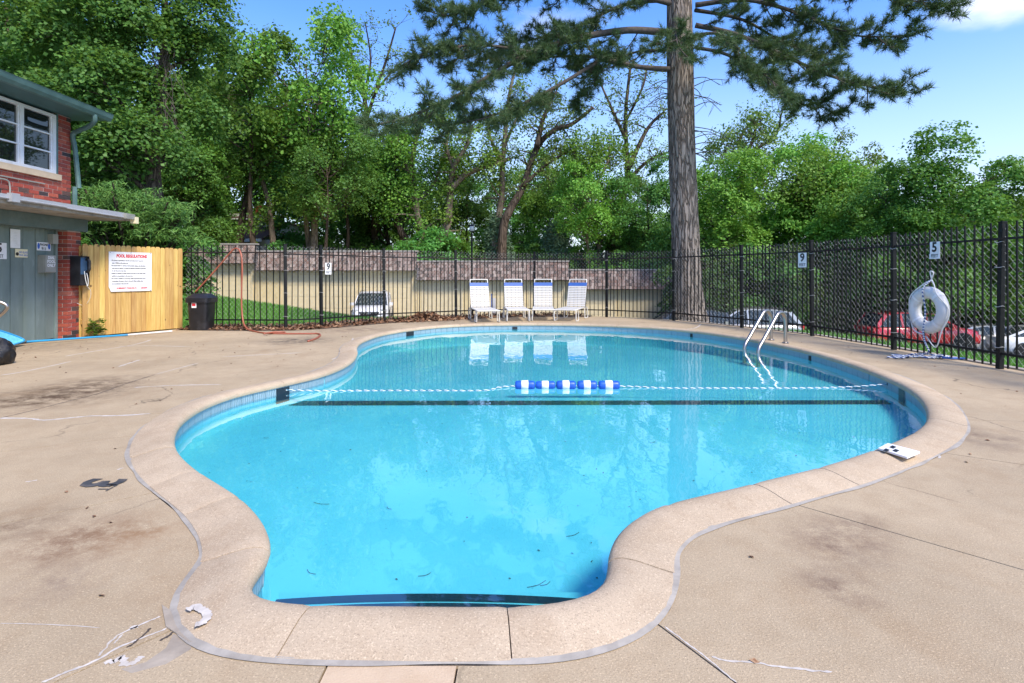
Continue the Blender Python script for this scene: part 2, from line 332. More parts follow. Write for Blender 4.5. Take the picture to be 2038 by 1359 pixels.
    M['pale_slab'] = concrete('pale_patched_stone', (.6, .45, .3), .15, stains=False)
    # pool plaster
    m, n, p, l = newmat('blue_pool_plaster'); v = coords(n)
    c = mixcol(n, maprange(n, noise(n, v, 1.3, 6, .6), .3, .7), (.14, .58, .64), (.19, .66, .71))
    c = mixcol(n, maprange(n, noise(n, v, 34, 3, .8), .64, .72, 0, .55), c, (.05, .3, .42))
    l(c, p.inputs['Base Color']); p.inputs['Roughness'].default_value = .8; M['plaster'] = m
    # waterline tile: woven grey blue relief
    m, n, p, l = newmat('woven_waterline_tile'); v = coords(n, 'Object')
    w = n.nodes.new('ShaderNodeTexWave'); w.inputs['Scale'].default_value = 14; w.inputs['Distortion'].default_value = 3.; w.inputs['Detail'].default_value = 1; l(v, w.inputs['Vector'])
    r_ = n.nodes.new('ShaderNodeObjectInfo').outputs['Random']
    c = mixcol(n, w.outputs[0], (.15, .24, .28), (.32, .44, .5)); c = mixcol(n, maprange(n, r_, 0, 1, 0, .35), c, (.2, .28, .32))
    l(c, p.inputs['Base Color']); p.inputs['Roughness'].default_value = .35; bump(n, p, w.outputs[0], .6, .006); M['tile'] = m
    M['dark_tile'] = mat('dark_tile', (.012, .022, .032), .3, 0, .3, 12)
    # pool water: tinted clear body, mirror skin with small ripples
    m, n, p, l = newmat('pool_water'); n.nodes.remove(p); v = coords(n, 'Object', (1, .55, 1))
    tr = n.nodes.new('ShaderNodeBsdfTransparent'); tr.inputs[0].default_value = (.7, .945, .985, 1)
    gl = n.nodes.new('ShaderNodeBsdfGlossy'); gl.inputs['Roughness'].default_value = .015; gl.inputs['Color'].default_value = (1, 1, 1, 1)
    fr = n.nodes.new('ShaderNodeLayerWeight'); fr.inputs['Blend'].default_value = .5; pw = n.nodes.new('ShaderNodeMath'); pw.operation = 'POWER'; l(fr.outputs['Facing'], pw.inputs[0]); pw.inputs[1].default_value = 5
    fz = maprange(n, pw.outputs[0], 0, 1, .16, 1)
    b = n.nodes.new('ShaderNodeBump'); b.inputs['Strength'].default_value = .07; b.inputs['Distance'].default_value = .03
    h = n.nodes.new('ShaderNodeMath'); h.operation = 'MULTIPLY_ADD'; l(noise(n, v, 1.3, 2, .5), h.inputs[0]); h.inputs[1].default_value = 3.; l(noise(n, v, 5.5, 2, .5), h.inputs[2])
    l(h.outputs[0], b.inputs['Height']); l(b.outputs[0], gl.inputs['Normal']); l(b.outputs[0], fr.inputs['Normal'])
    ms = n.nodes.new('ShaderNodeMixShader'); l(fz, ms.inputs[0]); l(tr.outputs[0], ms.inputs[1]); l(gl.outputs[0], ms.inputs[2])
    l(ms.outputs[0], n.nodes['Material Output'].inputs['Surface'])
    M['water'] = m
    # yellow cedar boards
    m, n, p, l = newmat('yellow_fence_board'); v = coords(n, 'Object', (1, 1, .07)); o = n.nodes.new('ShaderNodeObjectInfo').outputs['Random']
    ad = n.nodes.new('ShaderNodeVectorMath'); ad.operation = 'ADD'; cb = n.nodes.new('ShaderNodeCombineXYZ'); mm = n.nodes.new('ShaderNodeMath'); mm.operation = 'MULTIPLY'; mm.inputs[1].default_value = 37; l(o, mm.inputs[0])
    l(mm.outputs[0], cb.inputs[0]); l(mm.outputs[0], cb.inputs[2]); l(v, ad.inputs[0]); l(cb.outputs[0], ad.inputs[1])
    g_ = noise(n, ad.outputs[0], 38, 5, .6); c = mixcol(n, maprange(n, g_, .3, .7), (.48, .28, .075), (.68, .46, .155))
    c = mixcol(n, maprange(n, noise(n, ad.outputs[0], 5, 3), .48, .75, 0, .6), c, (.4, .17, .04))
    tc_ = n.nodes.new('ShaderNodeTexCoord'); a2 = n.nodes.new('ShaderNodeVectorMath'); a2.operation = 'ADD'; l(tc_.outputs['Object'], a2.inputs[0]); l(cb.outputs[0], a2.inputs[1])
    vo = n.nodes.new('ShaderNodeTexVoronoi'); vo.inputs['Scale'].default_value = 3.2; l(a2.outputs[0], vo.inputs['Vector'])
    c = mixcol(n, maprange(n, vo.outputs['Distance'], .1, .05, 0, .85), c, (.1, .05, .02))
    hh = n.nodes.new('ShaderNodeHueSaturation'); l(c, hh.inputs['Color']); l(maprange(n, o, 0, 1, .8, 1.2), hh.inputs['Value']); l(maprange(n, o, 0, 1, .49, .51), hh.inputs['Hue'])
    l(hh.outputs[0], p.inputs['Base Color']); p.inputs['Roughness'].default_value = .75; bump(n, p, g_, .3, .003); M['cedar'] = m
    # blue grey painted door planks
    m, n, p, l = newmat('blue_grey_door_paint'); v = coords(n, 'Object', (1, 1, .25)); o = n.nodes.new('ShaderNodeObjectInfo').outputs['Random']
    c = mixcol(n, maprange(n, noise(n, v, 4, 6, .6), .35, .7), (.135, .18, .165), (.2, .255, .235))
    c = mixcol(n, maprange(n, noise(n, v, 9, 6, .7), .55, .72, 0, .5), c, (.28, .34, .32)); c = mixcol(n, maprange(n, noise(n, v, 3.3, 4), .55, .75, 0, .35), c, (.2, .24, .16))
    hh = n.nodes.new('ShaderNodeHueSaturation'); l(c, hh.inputs['Color']); l(maprange(n, o, 0, 1, .88, 1.12), hh.inputs['Value']); l(hh.outputs[0], p.inputs['Base Color']); p.inputs['Roughness'].default_value = .65
    bump(n, p, noise(n, v, 30, 4), .15, .003); M['plank'] = m
    m, n, p, l = newmat('window_glass'); v = coords(n); p.inputs['Base Color'].default_value = (.012, .015, .015, 1); p.inputs['Roughness'].default_value = .02; p.inputs['Specular IOR Level'].default_value = 1.
    bump(n, p, noise(n, v, 1.4, 2), .03, .01); M['window_glass'] = m
    m, n, p, l = newmat('black_bin_bag'); v = coords(n); p.inputs['Base Color'].default_value = (.012, .012, .014, 1); p.inputs['Roughness'].default_value = .22
    bump(n, p, noise(n, coords(n, 'Object', (1, 1, .5)), 14, 6, .7), 1., .03); M['bag'] = m
    # striped rope
    m, n, p, l = newmat('twisted_rope'); v = coords(n, 'Object', (1, 1, 1)); w = n.nodes.new('ShaderNodeTexWave'); w.inputs['Scale'].default_value = 13; w.bands_direction = 'DIAGONAL'; l(v, w.inputs['Vector'])
    l(mixcol(n, maprange(n, w.outputs[0], .45, .55), (.03, .08, .25), (.78, .78, .75)), p.inputs['Base Color']); p.inputs['Roughness'].default_value = .8; M['rope'] = m
    # terrain
    m, n, p, l = newmat('lawn_and_earth'); v = coords(n)
    c = mixcol(n, maprange(n, noise(n, v, .5, 6, .65), .35, .65), (.035, .09, .015), (.07, .15, .03)); c = mixcol(n, maprange(n, noise(n, v, 25, 4, .7), .4, .7, 0, .5), c, (.1, .17, .04))
    sx = n.nodes.new('ShaderNodeSeparateXYZ'); l(v, sx.inputs[0]); c = mixcol(n, maprange(n, sx.outputs[1], 31.5, 33.5), c, (.05, .042, .025))
    l(c, p.inputs['Base Color']); p.inputs['Roughness'].default_value = .95; bump(n, p, noise(n, v, 18, 4), .6, .05); M['ground'] = m
mk_special()
M['lining'] = mat('pale_house_siding', (.5, .5, .44), .7, 0, .06); M['chimney'] = mat('red_chimney_brick', (.42, .07, .035), .85, 0, .2, 18, bp=.4, bs=30); M['brown_roof'] = mat('brown_shingle_roof', (.13, .075, .065), .9, 0, .2, 12, bp=.4, bs=30)
M['grey_box'] = mat('grey_metal_box', (.33, .33, .29), .5, .2, .12, 6)
M['lamp_white'] = mat('frosted_lamp_globe', (.55, .55, .55), .3, 0, .1)
M['phone_blue'] = mat('phone_face_plate', (.1, .2, .34), .3, .3, .2)
M['rope_teal'] = mat('faded_blue_strand', (.06, .22, .32), .8, 0, .1); M['rope_white'] = mat('white_cord', (.75, .74, .7), .8, 0, .1)
M['leaf_weed'] = leafmat('weed_leaf', (.09, .2, .02), (.16, .3, .04))

# ------------------------------------------------------------------ pool outline
PX = [(520, 1191), (560, 1199), (620, 1203), (720, 1205), (840, 1206), (950, 1207), (1050, 1205), (1110, 1199), (1160, 1188), (1192, 1172), (1207, 1152), (1209, 1130), (1209, 1105), (1219, 1075), (1248, 1043), (1295, 1015), (1360, 995),
      (1440, 977), (1530, 955), (1640, 928), (1740, 895), (1800, 870), (1832, 850), (1844, 830), (1838, 805), (1815, 780), (1770, 755), (1700, 728), (1620, 703), (1540, 685), (1460, 670), (1380, 659), (1300, 652), (1200, 647), (1100, 645), (1000, 645),
      (900, 648), (830, 654), (765, 664), (724, 678), (711, 690), (712, 702), (703, 716), (680, 730), (635, 746), (560, 763), (480, 781), (410, 806), (365, 836), (349, 865), (350, 888), (366, 912), (400, 940), (440, 965), (480, 991), (510, 1020),
      (530, 1048), (540, 1078), (537, 1105), (520, 1132), (498, 1152), (491, 1168), (500, 1181)]
raw = smooth_path([G(x, y, .02) for x, y in PX], 24, True)
def resample(pts, step):
    A = np.array([(p[0], p[1]) for p in pts]); A = np.vstack([A, A[:1]]); d = np.r_[0, np.cumsum(np.hypot(*np.diff(A, axis=0).T))]
    n = int(round(d[-1]/step)); t = np.linspace(0, d[-1], n, endpoint=False); return np.c_[np.interp(t, d, A[:, 0]), np.interp(t, d, A[:, 1])]
def smooth(A, it=3):
    for _ in range(it): A = .25*np.roll(A, 1, 0)+.5*A+.25*np.roll(A, -1, 0)
    return A
POOL = smooth(resample(raw, .03), 12)
def normals(A):
    t = np.roll(A, -1, 0)-np.roll(A, 1, 0); t /= np.linalg.norm(t, axis=1)[:, None]; return np.c_[t[:, 1], -t[:, 0]]
NRM = smooth(normals(POOL), 10); NRM /= np.linalg.norm(NRM, axis=1)[:, None]
NP_ = len(POOL)
def ring(off, it=6): return smooth(POOL+NRM*off, it) if abs(off) > .1 else POOL+NRM*off
COPW = .265
# pool basin: cove wall and floor that falls away past the break line (depths as seen through the water)
WATER = -.1
pool = thing('swimming_pool', 'blue free-form swimming pool with pebbled coping in the tan deck', 'swimming pool')
def floor_h(y): return -.34+.0295*max(0, y-2.5) if y < 6.4 else -.225-.035*(y-6.4)
wall = MB(); wr = POOL+NRM*.035; rows = [(0, None, -.025), (0, None, -.2), (-.01, 1, .04), (-.035, 1, .01), (-.07, 1, 0)]
V = []
for off, k, z in rows:
    A = POOL+NRM*(.035+off)
    for x, y in A: V.append((x, y, z if k is None else floor_h(y)+z))
Fq = [(r*NP_+i, r*NP_+(i+1) % NP_, (r+1)*NP_+(i+1) % NP_, (r+1)*NP_+i) for r in range(len(rows)-1) for i in range(NP_)]
wall.add(V, Fq)
inner = POOL+NRM*(.035-.07)
def clip_half(A, yb, keep_low):
    out = []; n = len(A)
    for i in range(n):
        a, b = A[i], A[(i+1) % n]; ia, ib = (a[1] <= yb) == keep_low, (b[1] <= yb) == keep_low
        if ia: out.append(tuple(a))
        if ia != ib: t = (yb-a[1])/(b[1]-a[1]); out.append((a[0]+t*(b[0]-a[0]), yb))
    return out
for yb0, low in ((6.4, True), (6.4, False)):
    pts = clip_half(inner, yb0, low)
    if low:                                       # split again so the floor can bend
        for sub in (clip_half(np.array(pts), 2.5, True), clip_half(np.array(pts), 2.5, False)):
            pv = [Vector((x, y, floor_h(min(y, 6.399)))) for x, y in sub]
            wall.add(pv, [tuple(t) for t in tessellate_polygon([[Vector((p.x, p.y, 0)) for p in pv]])])
    else:
        pv = [Vector((x, y, -.225-.035*(y-6.4))) for x, y in pts]
        wall.add(pv, [tuple(t) for t in tessellate_polygon([[Vector((p.x, p.y, 0)) for p in pv]])])
wall.build('basin', M['plaster'], pool, 40, fix=False)
# break line across the floor, dark wall stripes under the rope hooks, dark edge strip of the entry step
mb = MB(); mb.add([(-2.7, 6.16, floor_h(6.16)+.002), (4.7, 6.22, floor_h(6.22)+.002), (4.7, 6.4, floor_h(6.399)+.002), (-2.7, 6.36, floor_h(6.36)+.002)], [(0, 1, 2, 3)]); mb.build('break_line', M['dark_tile'], pool)
def near_idx(x, y): return int(np.argmin(((POOL-np.array((x, y)))**2).sum(1)))
for q in (G(548, 768, -.03), G(1757, 772, -.03)):
    i = near_idx(q.x, q.y); mb = MB()
    for k in range(-3, 3):
        a, b = POOL[(i+k) % NP_]+NRM[(i+k) % NP_]*.02, POOL[(i+k+1) % NP_]+NRM[(i+k+1) % NP_]*.02
        mb.add([(a[0], a[1], -.035), (b[0], b[1], -.035), (b[0], b[1], -.29), (a[0], a[1], -.29)], [(0, 1, 2, 3)])
    mb.build('wall_stripe', M['dark_tile'], pool)
step = MB(); pts = [Vector((x, y, 0)) for x, y in clip_half(inner, 2.5, True)]
step.poly([Vector((p.x, p.y, -.30)) for p in pts], (0, 0, .09)); step.build('entry_step', M['plaster'], pool)
for y0, y1, xa, xb in ((2.425, 2.482, -1.02, .34), (2.355, 2.412, -.98, .3)):
    mb = MB(); V = []
    for k in range(25):
        x = xa+(xb-xa)*k/24; w = 1-((x+.34)/.68)**2; V += [(x, y0-.035*(1-w), -.205), (x, y1-.045*(1-w), -.205)]
    mb.add(V, [(2*k, 2*k+2, 2*k+3, 2*k+1) for k in range(24)]); mb.build('step_edge_stripe', M['dark_tile'], pool, fix=False)
# waterline tiles, one object each
tm = MB(); tm.box((0, 0, 0), (.1485, .012, .092)); tile_me = tm.mesh('waterline_tile', M['tile'])
cum = np.r_[0, np.cumsum(np.linalg.norm(np.roll(POOL, -1, 0)-POOL, axis=1))]; PER = cum[-1]; NT = int(PER/.15)
print('pool perimeter', PER, 'tiles', NT)
for k in range(NT):
    i = int(np.searchsorted(cum, k*PER/NT)) % NP_; c = POOL[i]+NRM[i]*.03
    o = link('waterline_tile', tile_me, pool); o.location = (c[0], c[1], -.099+random.uniform(-.001, .001)+.03); o.rotation_euler = (0, 0, math.atan2(NRM[i][1], NRM[i][0])+math.pi/2)
# coping stones
prof = [(.03, -.028), (.006, -.02), (0, .0), (.006, .018), (.025, .034), (.06, .042), (.11, .04), (.16, .031), (.21, .02), (.245, .014), (COPW, .008), (COPW, -.05)]
NS = int(PER/.63)
marks = [int(np.searchsorted(cum, (k+random.uniform(-.08, .08)+.35)*PER/NS)) % NP_ for k in range(NS)]
rings = [ring(t, 10 if t > .1 else 0) for t, _ in prof]
marks = sorted(marks)
for k in range(NS):
    a, b = marks[k], marks[(k+1) % NS]
    if b <= a: b += NP_
    mb = MB(); idx = list(range(a, b+1, 2)); idx = idx if idx[-1] == b else idx+[b]; V = []
    dz = random.uniform(-.002, .002)
    for q, i in enumerate(idx):
        for j, (t, z) in enumerate(prof):
            p_ = rings[j][i % NP_].copy()
            if q == 0: p_ += (rings[j][(i+1) % NP_]-p_)*.06
            if q == len(idx)-1: p_ += (rings[j][(i-1) % NP_]-p_)*.06
            V.append((p_[0], p_[1], z+dz-(.004 if q in (0, len(idx)-1) and 1 < j < 10 else 0)))
    m_ = len(prof); Fc = [(q*m_+j, (q+1)*m_+j, (q+1)*m_+j+1, q*m_+j+1) for q in range(len(idx)-1) for j in range(m_-1)]
    Fc += [tuple(range(m_)), tuple((len(idx)-1)*m_+j for j in reversed(range(m_)))]
    mb.add(V, Fc); mb.build('coping_stone', M['coping'], pool, 50)
# bed under the coping (seen in the joints) and grey sealant line round it
def band(r0, r1, z, mt, name, parent, wob=0., z1=None):
    n = len(r0); V = [(x, y, z) for x, y in r0]+[(x, y, z if z1 is None else z1) for x, y in r1]
    mb = MB(); mb.add(V, [(i, (i+1) % n, n+(i+1) % n, n+i) for i in range(n)]); return mb.build(name, mt, parent, True)
band(ring(.032), ring(COPW-.004, 10), -.002, M['bed'], 'coping_bed', pool)
OUT = ring(COPW, 10); wob = smooth(rng.normal(0, .03, (NP_, 1)), 14)
band(ring(COPW-.006, 10), ring(COPW+.019, 10)+NRM*wob*.5, .0075, M['caulk_grey'], 'sealant_line', pool, z1=.0035)
# water
wp = [Vector((x, y, 0)) for x, y in POOL+NRM*.028]
mb = MB(); mb.add([(p.x, p.y, WATER) for p in wp], [tuple(t) for t in tessellate_polygon([wp])])
water = mb.build('pool_water', M['water'], fix=False)
if water.data.polygons[0].normal.z < 0: water.data.flip_normals()
tag(water, kind='structure')
# ------------------------------------------------------------------ fence line and deck slabs
FP = [(-7.32, 12.62), (-5.0, 12.44), (-4.37, 12.9), (-3.28, 14.45), (-1.55, 15.6), (.65, 16.6), (2.69, 16.0), (4.25, 14.77), (5.23, 12.8), (5.9, 11.06), (6.12, 9.02), (6.23, 7.19), (6.3, 5.3), (6.33, 3.4)]
B = [(-8.5, -3.), (6.45, -3.)]+[(x+.14*((x > 1)-.0), y+.12) for x, y in FP[::-1] if True]+[(-7.36, 12.57), (-8.2, 10.7), (-8.5, 10.7)]
B = [Vector((x, y, 0)) for x, y in B]
DOUT = ring(COPW+.012, 10)
def ray_hit(a, d):
    best = None
    for k in range(len(B)):
        p, q = B[k], B[(k+1) % len(B)]; e = q-p; den = d.x*e.y-d.y*e.x
        if abs(den) < 1e-9: continue
        t = ((p.x-a.x)*e.y-(p.y-a.y)*e.x)/den; u = ((p.x-a.x)*d.y-(p.y-a.y)*d.x)/den
        if t > .01 and 0 <= u < 1 and (best is None or t < best[0]): best = (t, k, u)
    return best
JP = [((668, 1300), (640, 1359)), ((915, 1303), (905, 1359)), ((1320, 1247), (1470, 1359)), ((1575, 998), (2038, 1130)), ((1870, 900), (2038, 925)), ((1925, 835), (2038, 838)), ((1375, 655), (1400, 641)), ((735, 660), (640, 651)),
      ((300, 824), (0, 832)), ((262, 868), (0, 900)), ((306, 982), (0, 1045)), ((330, 1250), (82, 1359))]
deck = MB(); deck.bbox((-8.4, -3, -.2), (-8.3, -2.9, -.15)); deck = thing('pool_deck', None, None); tag(deck, kind='structure')
JJ = []
for a, b in JP:
    a, b = G(*a), G(*b); i = int(np.argmin(((DOUT-np.array((a.x, a.y)))**2).sum(1))); s = Vector((DOUT[i][0], DOUT[i][1], 0)); d = (b-a).normalized()
    JJ.append((i, s, d, ray_hit(s, d)))
for k in range(len(JJ)):
    (i0, s0, d0, h0), (i1, s1, d1, h1) = JJ[k], JJ[(k+1) % len(JJ)]
    g = .0035; n0, n1 = Vector((-d0.y, d0.x, 0)), Vector((-d1.y, d1.x, 0))
    idx = list(range(i0, i1 if i1 > i0 else i1+NP_, 2))
    inn = [Vector((*DOUT[i % NP_], 0)) for i in idx[1:]]
    e0, e1 = s0+d0*h0[0], s1+d1*h1[0]
    kk0, kk1 = h0[1], h1[1]; mid = []
    q = kk0
    while q != kk1: q = (q+1) % len(B); mid.append(B[q])
    poly = [s0+n0*g]+inn+[s1-n1*g, e1-n1*g]+mid[::-1]+[e0+n0*g]
    mb = MB(); mb.poly(poly, (0, 0, -.1)); pale = k == 0
    if pale:
        o = mb.build('concrete_slab', M['pale_slab'], deck); tag(o, 'paler patched slab beside the coping')
    else: mb.build('concrete_slab', M['concrete'], deck)
    mb = MB(); n_ = n0*.02; mb.poly([s0+n_-d0*.01, s0-n_-d0*.01, e0-n_, e0+n_], (0, 0, .004)); mb.V = [(x, y, z-.02) for x, y, z in mb.V]; mb.build('joint_filler', M['joint'], deck)
def ribbon(px, w, name, mt, z=.0012, world=False, wav=.6):
    pts = smooth_path([p if world else G(*p) for p in px], 8); mb = MB(); V = []; n = len(pts); jj = 0
    for i, p in enumerate(pts):
        d = pts[min(i+1, n-1)]-pts[max(0, i-1)]; q = Vector((-d.y, d.x, 0)).normalized()
        e = .15 if i in (0, n-1) else 1; jj = jj*.8+random.gauss(0, min(w, .012)*.16); ww = w*e*random.uniform(1-wav*.7, 1+wav*.7); j = q*jj
        V += [(p.x+q.x*ww/2+j.x, p.y+q.y*ww/2+j.y, z), (p.x-q.x*ww/2+j.x, p.y-q.y*ww/2+j.y, z)]
    mb.add(V, [(2*i, 2*i+2, 2*i+3, 2*i+1) for i in range(n-1)]); return mb.build(name, mt, deck)
for px, w in (([(0, 832), (60, 833), (90, 836), (150, 831), (180, 828), (240, 827), (300, 823)], .03), ([(130, 709), (200, 697), (266, 686), (301, 676)], .03), ([(0, 747), (60, 737), (142, 719)], .03), ([(235, 689), (300, 688), (383, 690)], .03),
              ([(442, 710), (520, 706), (600, 702)], .03), ([(266, 771), (350, 767), (442, 765)], .024), ([(235, 730), (278, 716)], .03), ([(309, 745), (396, 722)], .02), ([(82, 1359), (130, 1340), (185, 1318), (240, 1288), (290, 1268), (333, 1249)], .009),
              ([(196, 1306), (210, 1290), (233, 1266), (275, 1246), (320, 1227)], .007), ([(225, 1282), (245, 1262)], .006), ([(258, 1252), (275, 1246)], .018), ([(206, 1320), (228, 1318), (240, 1308), (251, 1322), (270, 1318), (285, 1306)], .02), ([(1323, 1247), (1356, 1272), (1410, 1311), (1467, 1359)], .006),
              ([(1416, 1307), (1455, 1317), (1504, 1319), (1541, 1326), (1600, 1332), (1656, 1336)], .008), ([(0, 1241), (90, 1243), (200, 1250)], .003), ([(50, 959), (75, 955)], .012), ([(660, 716), (690, 700), (703, 672)], .03), ([(1395, 645), (1385, 652), (1365, 655)], .03), ([(232, 935), (245, 931)], .012), ([(1870, 912), (1862, 905), (1830, 918)], .012)):
    ribbon(px, w, 'crack_filler', M['caulk_white'])
ribbon([(0, 832), (60, 818), (130, 800), (200, 782), (250, 764), (310, 745)], .012, 'crack', M['joint'], .0009)
ribbon([(300, 1250), (290, 1262), (270, 1278), (250, 1288)], .008, 'crack', M['joint'], .0014)
ribbon([(345, 1258), (332, 1268), (318, 1276)], .008, 'crack', M['joint'], .0014)
ribbon([(372, 1228), (388, 1222), (407, 1230), (411, 1244), (398, 1255), (388, 1258)], .03, 'crack_filler', M['caulk_white'], .026, wav=.25)
mb = MB(); mb.poly([G(x, y, .0) for x, y in ((345, 1262), (385, 1272), (380, 1292), (330, 1322), (262, 1340), (240, 1332), (290, 1318), (330, 1290))], (0, 0, .0007)); mb.build('mortar_patch', M['patch'], deck)
mb = MB(); mb.poly([G(x, y, .001) for x, y in ((322, 1205), (330, 1248), (375, 1278), (400, 1284), (396, 1270), (352, 1245), (338, 1215))], (0, 0, .004)); mb.build('mortar_patch', M['patch'], deck)
# ------------------------------------------------------------------ terrain
FPA = np.array(FP)
def seg_dist(x, y):
    d = np.full(x.shape, 1e9)
    for a, b in zip(FPA[:-1], FPA[1:]):
        e = b-a; t = np.clip(((x-a[0])*e[0]+(y-a[1])*e[1])/(e@e), 0, 1); d = np.minimum(d, np.hypot(x-a[0]-t*e[0], y-a[1]-t*e[1]))
    return d
def ss(a, b, x): t = np.clip((x-a)/(b-a), 0, 1); return t*t*(3-2*t)
def drive_h(x): return np.clip(-.8-.08*(x+14), -2.12, .3)-.65*ss(18.6, 22, x)
def ground_h(x, y):
    x, y = np.asarray(x, float), np.asarray(y, float); d = seg_dist(x, y)
    ridge = np.clip(.47-.148*(x+10.2), -2.0, .9)
    left = -.06+(ridge+.06)*ss(.6, 6., d); left = left+(drive_h(x)-left)*ss(18.8, 23.5, y)
    right = -.1-2.05*ss(.6, 8.5, d); w = ss(-1, 6, x)
    h = left*(1-w)+right*w
    h = h+(drive_h(x)-h)*ss(21.5, 25, y)
    return h
def inside_deck(x, y):
    ins = np.zeros(x.shape, bool); n = len(B)
    for i in range(n):
        a, b = B[i], B[(i+1) % n]; c = ((a.y > y) != (b.y > y)) & (x < (b.x-a.x)*(y-a.y)/(b.y-a.y+1e-12)+a.x); ins ^= c
    return ins
xs = np.r_[-2500, -600, -150, -70, np.arange(-40, 40.1, .4), 70, 150, 600, 2500]; ys = np.r_[-2500, -400, -60, -20, np.arange(-4, 44.1, .4), 60, 100, 250, 700, 2500, 4000]
XX, YY = np.meshgrid(xs, ys); ZZ = ground_h(XX, YY); ins = inside_deck(XX, YY) | ((YY < 10.7) & (XX < -7.5)) | (YY < -2.5)
ZZ = np.where(ins & (seg_dist(XX, YY) > .3), -1.6, ZZ); ZZ = np.where((np.abs(XX) > 45) | (YY > 50) | (YY < -3), np.minimum(ZZ, -1.6), ZZ)
nx, ny = len(xs), len(ys); ii = np.arange(nx*ny).reshape(ny, nx)
Q = np.stack([ii[:-1, :-1], ii[:-1, 1:], ii[1:, 1:], ii[1:, :-1]], -1).reshape(-1, 4)
g = link('ground', np_mesh('ground', np.c_[XX.ravel(), YY.ravel(), ZZ.ravel()], Q, M['ground'], True)); tag(g, kind='structure')
dx = np.linspace(-20, 34, 60); dy = np.linspace(23.6, 31.4, 5); XX, YY = np.meshgrid(dx, dy); ZZ = np.maximum(ground_h(XX, YY), drive_h(XX))+.03
ii = np.arange(300).reshape(5, 60); Q = np.stack([ii[:-1, :-1], ii[:-1, 1:], ii[1:, 1:], ii[1:, :-1]], -1).reshape(-1, 4)
g = link('driveway', np_mesh('driveway', np.c_[XX.ravel(), YY.ravel(), ZZ.ravel()], Q, M['asphalt'])); tag(g, kind='structure')
# kerb along the right hand fence and earth strip along the back fence
mb = MB()
for a, b in zip(FP[7:-1], FP[8:]): mb.beam((a[0]+.2, a[1]+.02, -.06), (b[0]+.2, b[1]+.02, -.06), .12, .16)
tag(mb.build('deck_kerb', M['caulk_grey']), kind='structure')
mb = MB(); e = [(-7.3, 12.2), (-5.2, 12.05), (-4.2, 12.5), (-3.0, 14.0), (-1.6, 15.05), (.4, 16.05), (2.2, 16.0)]; f_ = [(-7.3, 13.), (-5.0, 12.9), (-4.5, 13.3), (-3.5, 14.9), (-1.7, 16.), (.6, 17.), (2.4, 16.6)]
e2 = smooth_path([Vector((*p, .005)) for p in e], 6); f2 = smooth_path([Vector((*p, .005)) for p in f_], 6)
mb.add(e2+f2, [(i, i+1, len(e2)+i+1, len(e2)+i) for i in range(len(e2)-1)]); tag(mb.build('earth_strip', M['soil'], fix=False), kind='structure')
def leaf_scatter(name, n, sampler, size, mt, lift=.02, tilt=.7):
    p = sampler(n); a = rng.uniform(0, 6.283, n); t = rng.normal(0, tilt, n); s = size*rng.uniform(.6, 1.4, n)
    u = np.c_[np.cos(a)*np.cos(t), np.sin(a)*np.cos(t), np.sin(t)]; v = np.c_[-np.sin(a), np.cos(a), rng.normal(0, .4, n)]
    V = np.empty((n, 4, 3)); V[:, 0] = p-u*s[:, None]; V[:, 1] = p+v*s[:, None]*.55+[0, 0, .3*size]; V[:, 2] = p+u*s[:, None]; V[:, 3] = p-v*s[:, None]*.55
    V[:, :, 2] = np.maximum(V[:, :, 2], p[:, None, 2]-.002)
    o = link(name, np_mesh(name, V.reshape(-1, 3), np.arange(4*n).reshape(n, 4), mt)); return tag(o, kind='stuff')
E2, F2 = np.array(e2), np.array(f2)
def litter(n):
    t = rng.beta(1, 1.6, n)*(len(e2)-1.01); i = t.astype(int); w = rng.beta(1.6, 1.1, n)[:, None]; fr = (t-i)[:, None]
    a = E2[i]*(1-fr)+E2[i+1]*fr; b = F2[i]*(1-fr)+F2[i+1]*fr; p = a*(1-w)+b*w; p[:, 2] = .008+rng.uniform(0, .07, n)*w[:, 0]; return p
tag(leaf_scatter('leaf_litter', 4200, litter, .05, M['dead_leaf']), 'brown fallen leaves lying along the foot of the back fence', 'leaf litter')
def heap(n):
    c = np.array((-2.25, 14.75, 0)); r = rng.normal(0, 1, (n, 2))*[.42, .2]; z = .24*np.exp(-(r[:, 0]/.4)**2-(r[:, 1]/.22)**2); return np.c_[c[0]+r[:, 0]+.3*r[:, 1], c[1]+r[:, 1]+.4*r[:, 0], z*rng.uniform(.3, 1, n)+.01]
tag(leaf_scatter('leaf_heap', 1400, heap, .05, M['dead_leaf']), 'heap of brown leaves raked against the fence left of the lounge chairs', 'leaf heap')
def strewn(n):
    x = rng.uniform(-8, 6, n); y = 1.6+rng.beta(1.2, 1.5, n)*13; p = np.c_[x, y, np.full(n, .004)]
    i = np.array([np.argmin(((POOL-q[:2])**2).sum(1)) for q in p]); dd = ((p[:, :2]-POOL[i])*NRM[i]).sum(1); p = p[(dd > .3) & inside_deck(p[:, 0], p[:, 1])]
    k = rng.integers(0, len(p), n); return p[k] if len(p) < n*.3 else np.resize(p, (n, 3))
tag(leaf_scatter('scattered_leaves', 420, strewn, .012, M['dead_leaf'], tilt=.15), 'bits of dead leaf and twig strewn over the concrete deck', 'leaf debris')
def sunk(n):
    q = inner[rng.integers(0, len(inner), n*3)]; c = np.array((.5, 5.)); p = c+(q-c)*np.sqrt(rng.uniform(0, .9, (n*3, 1))); p = p[:n]; return np.c_[p, [floor_h(y)+.004 for y in p[:, 1]]]
tag(leaf_scatter('sunken_debris', 200, sunk, .008, M['joint'], tilt=.1), 'dark specks of debris lying on the pool floor', 'debris')
mb = MB()
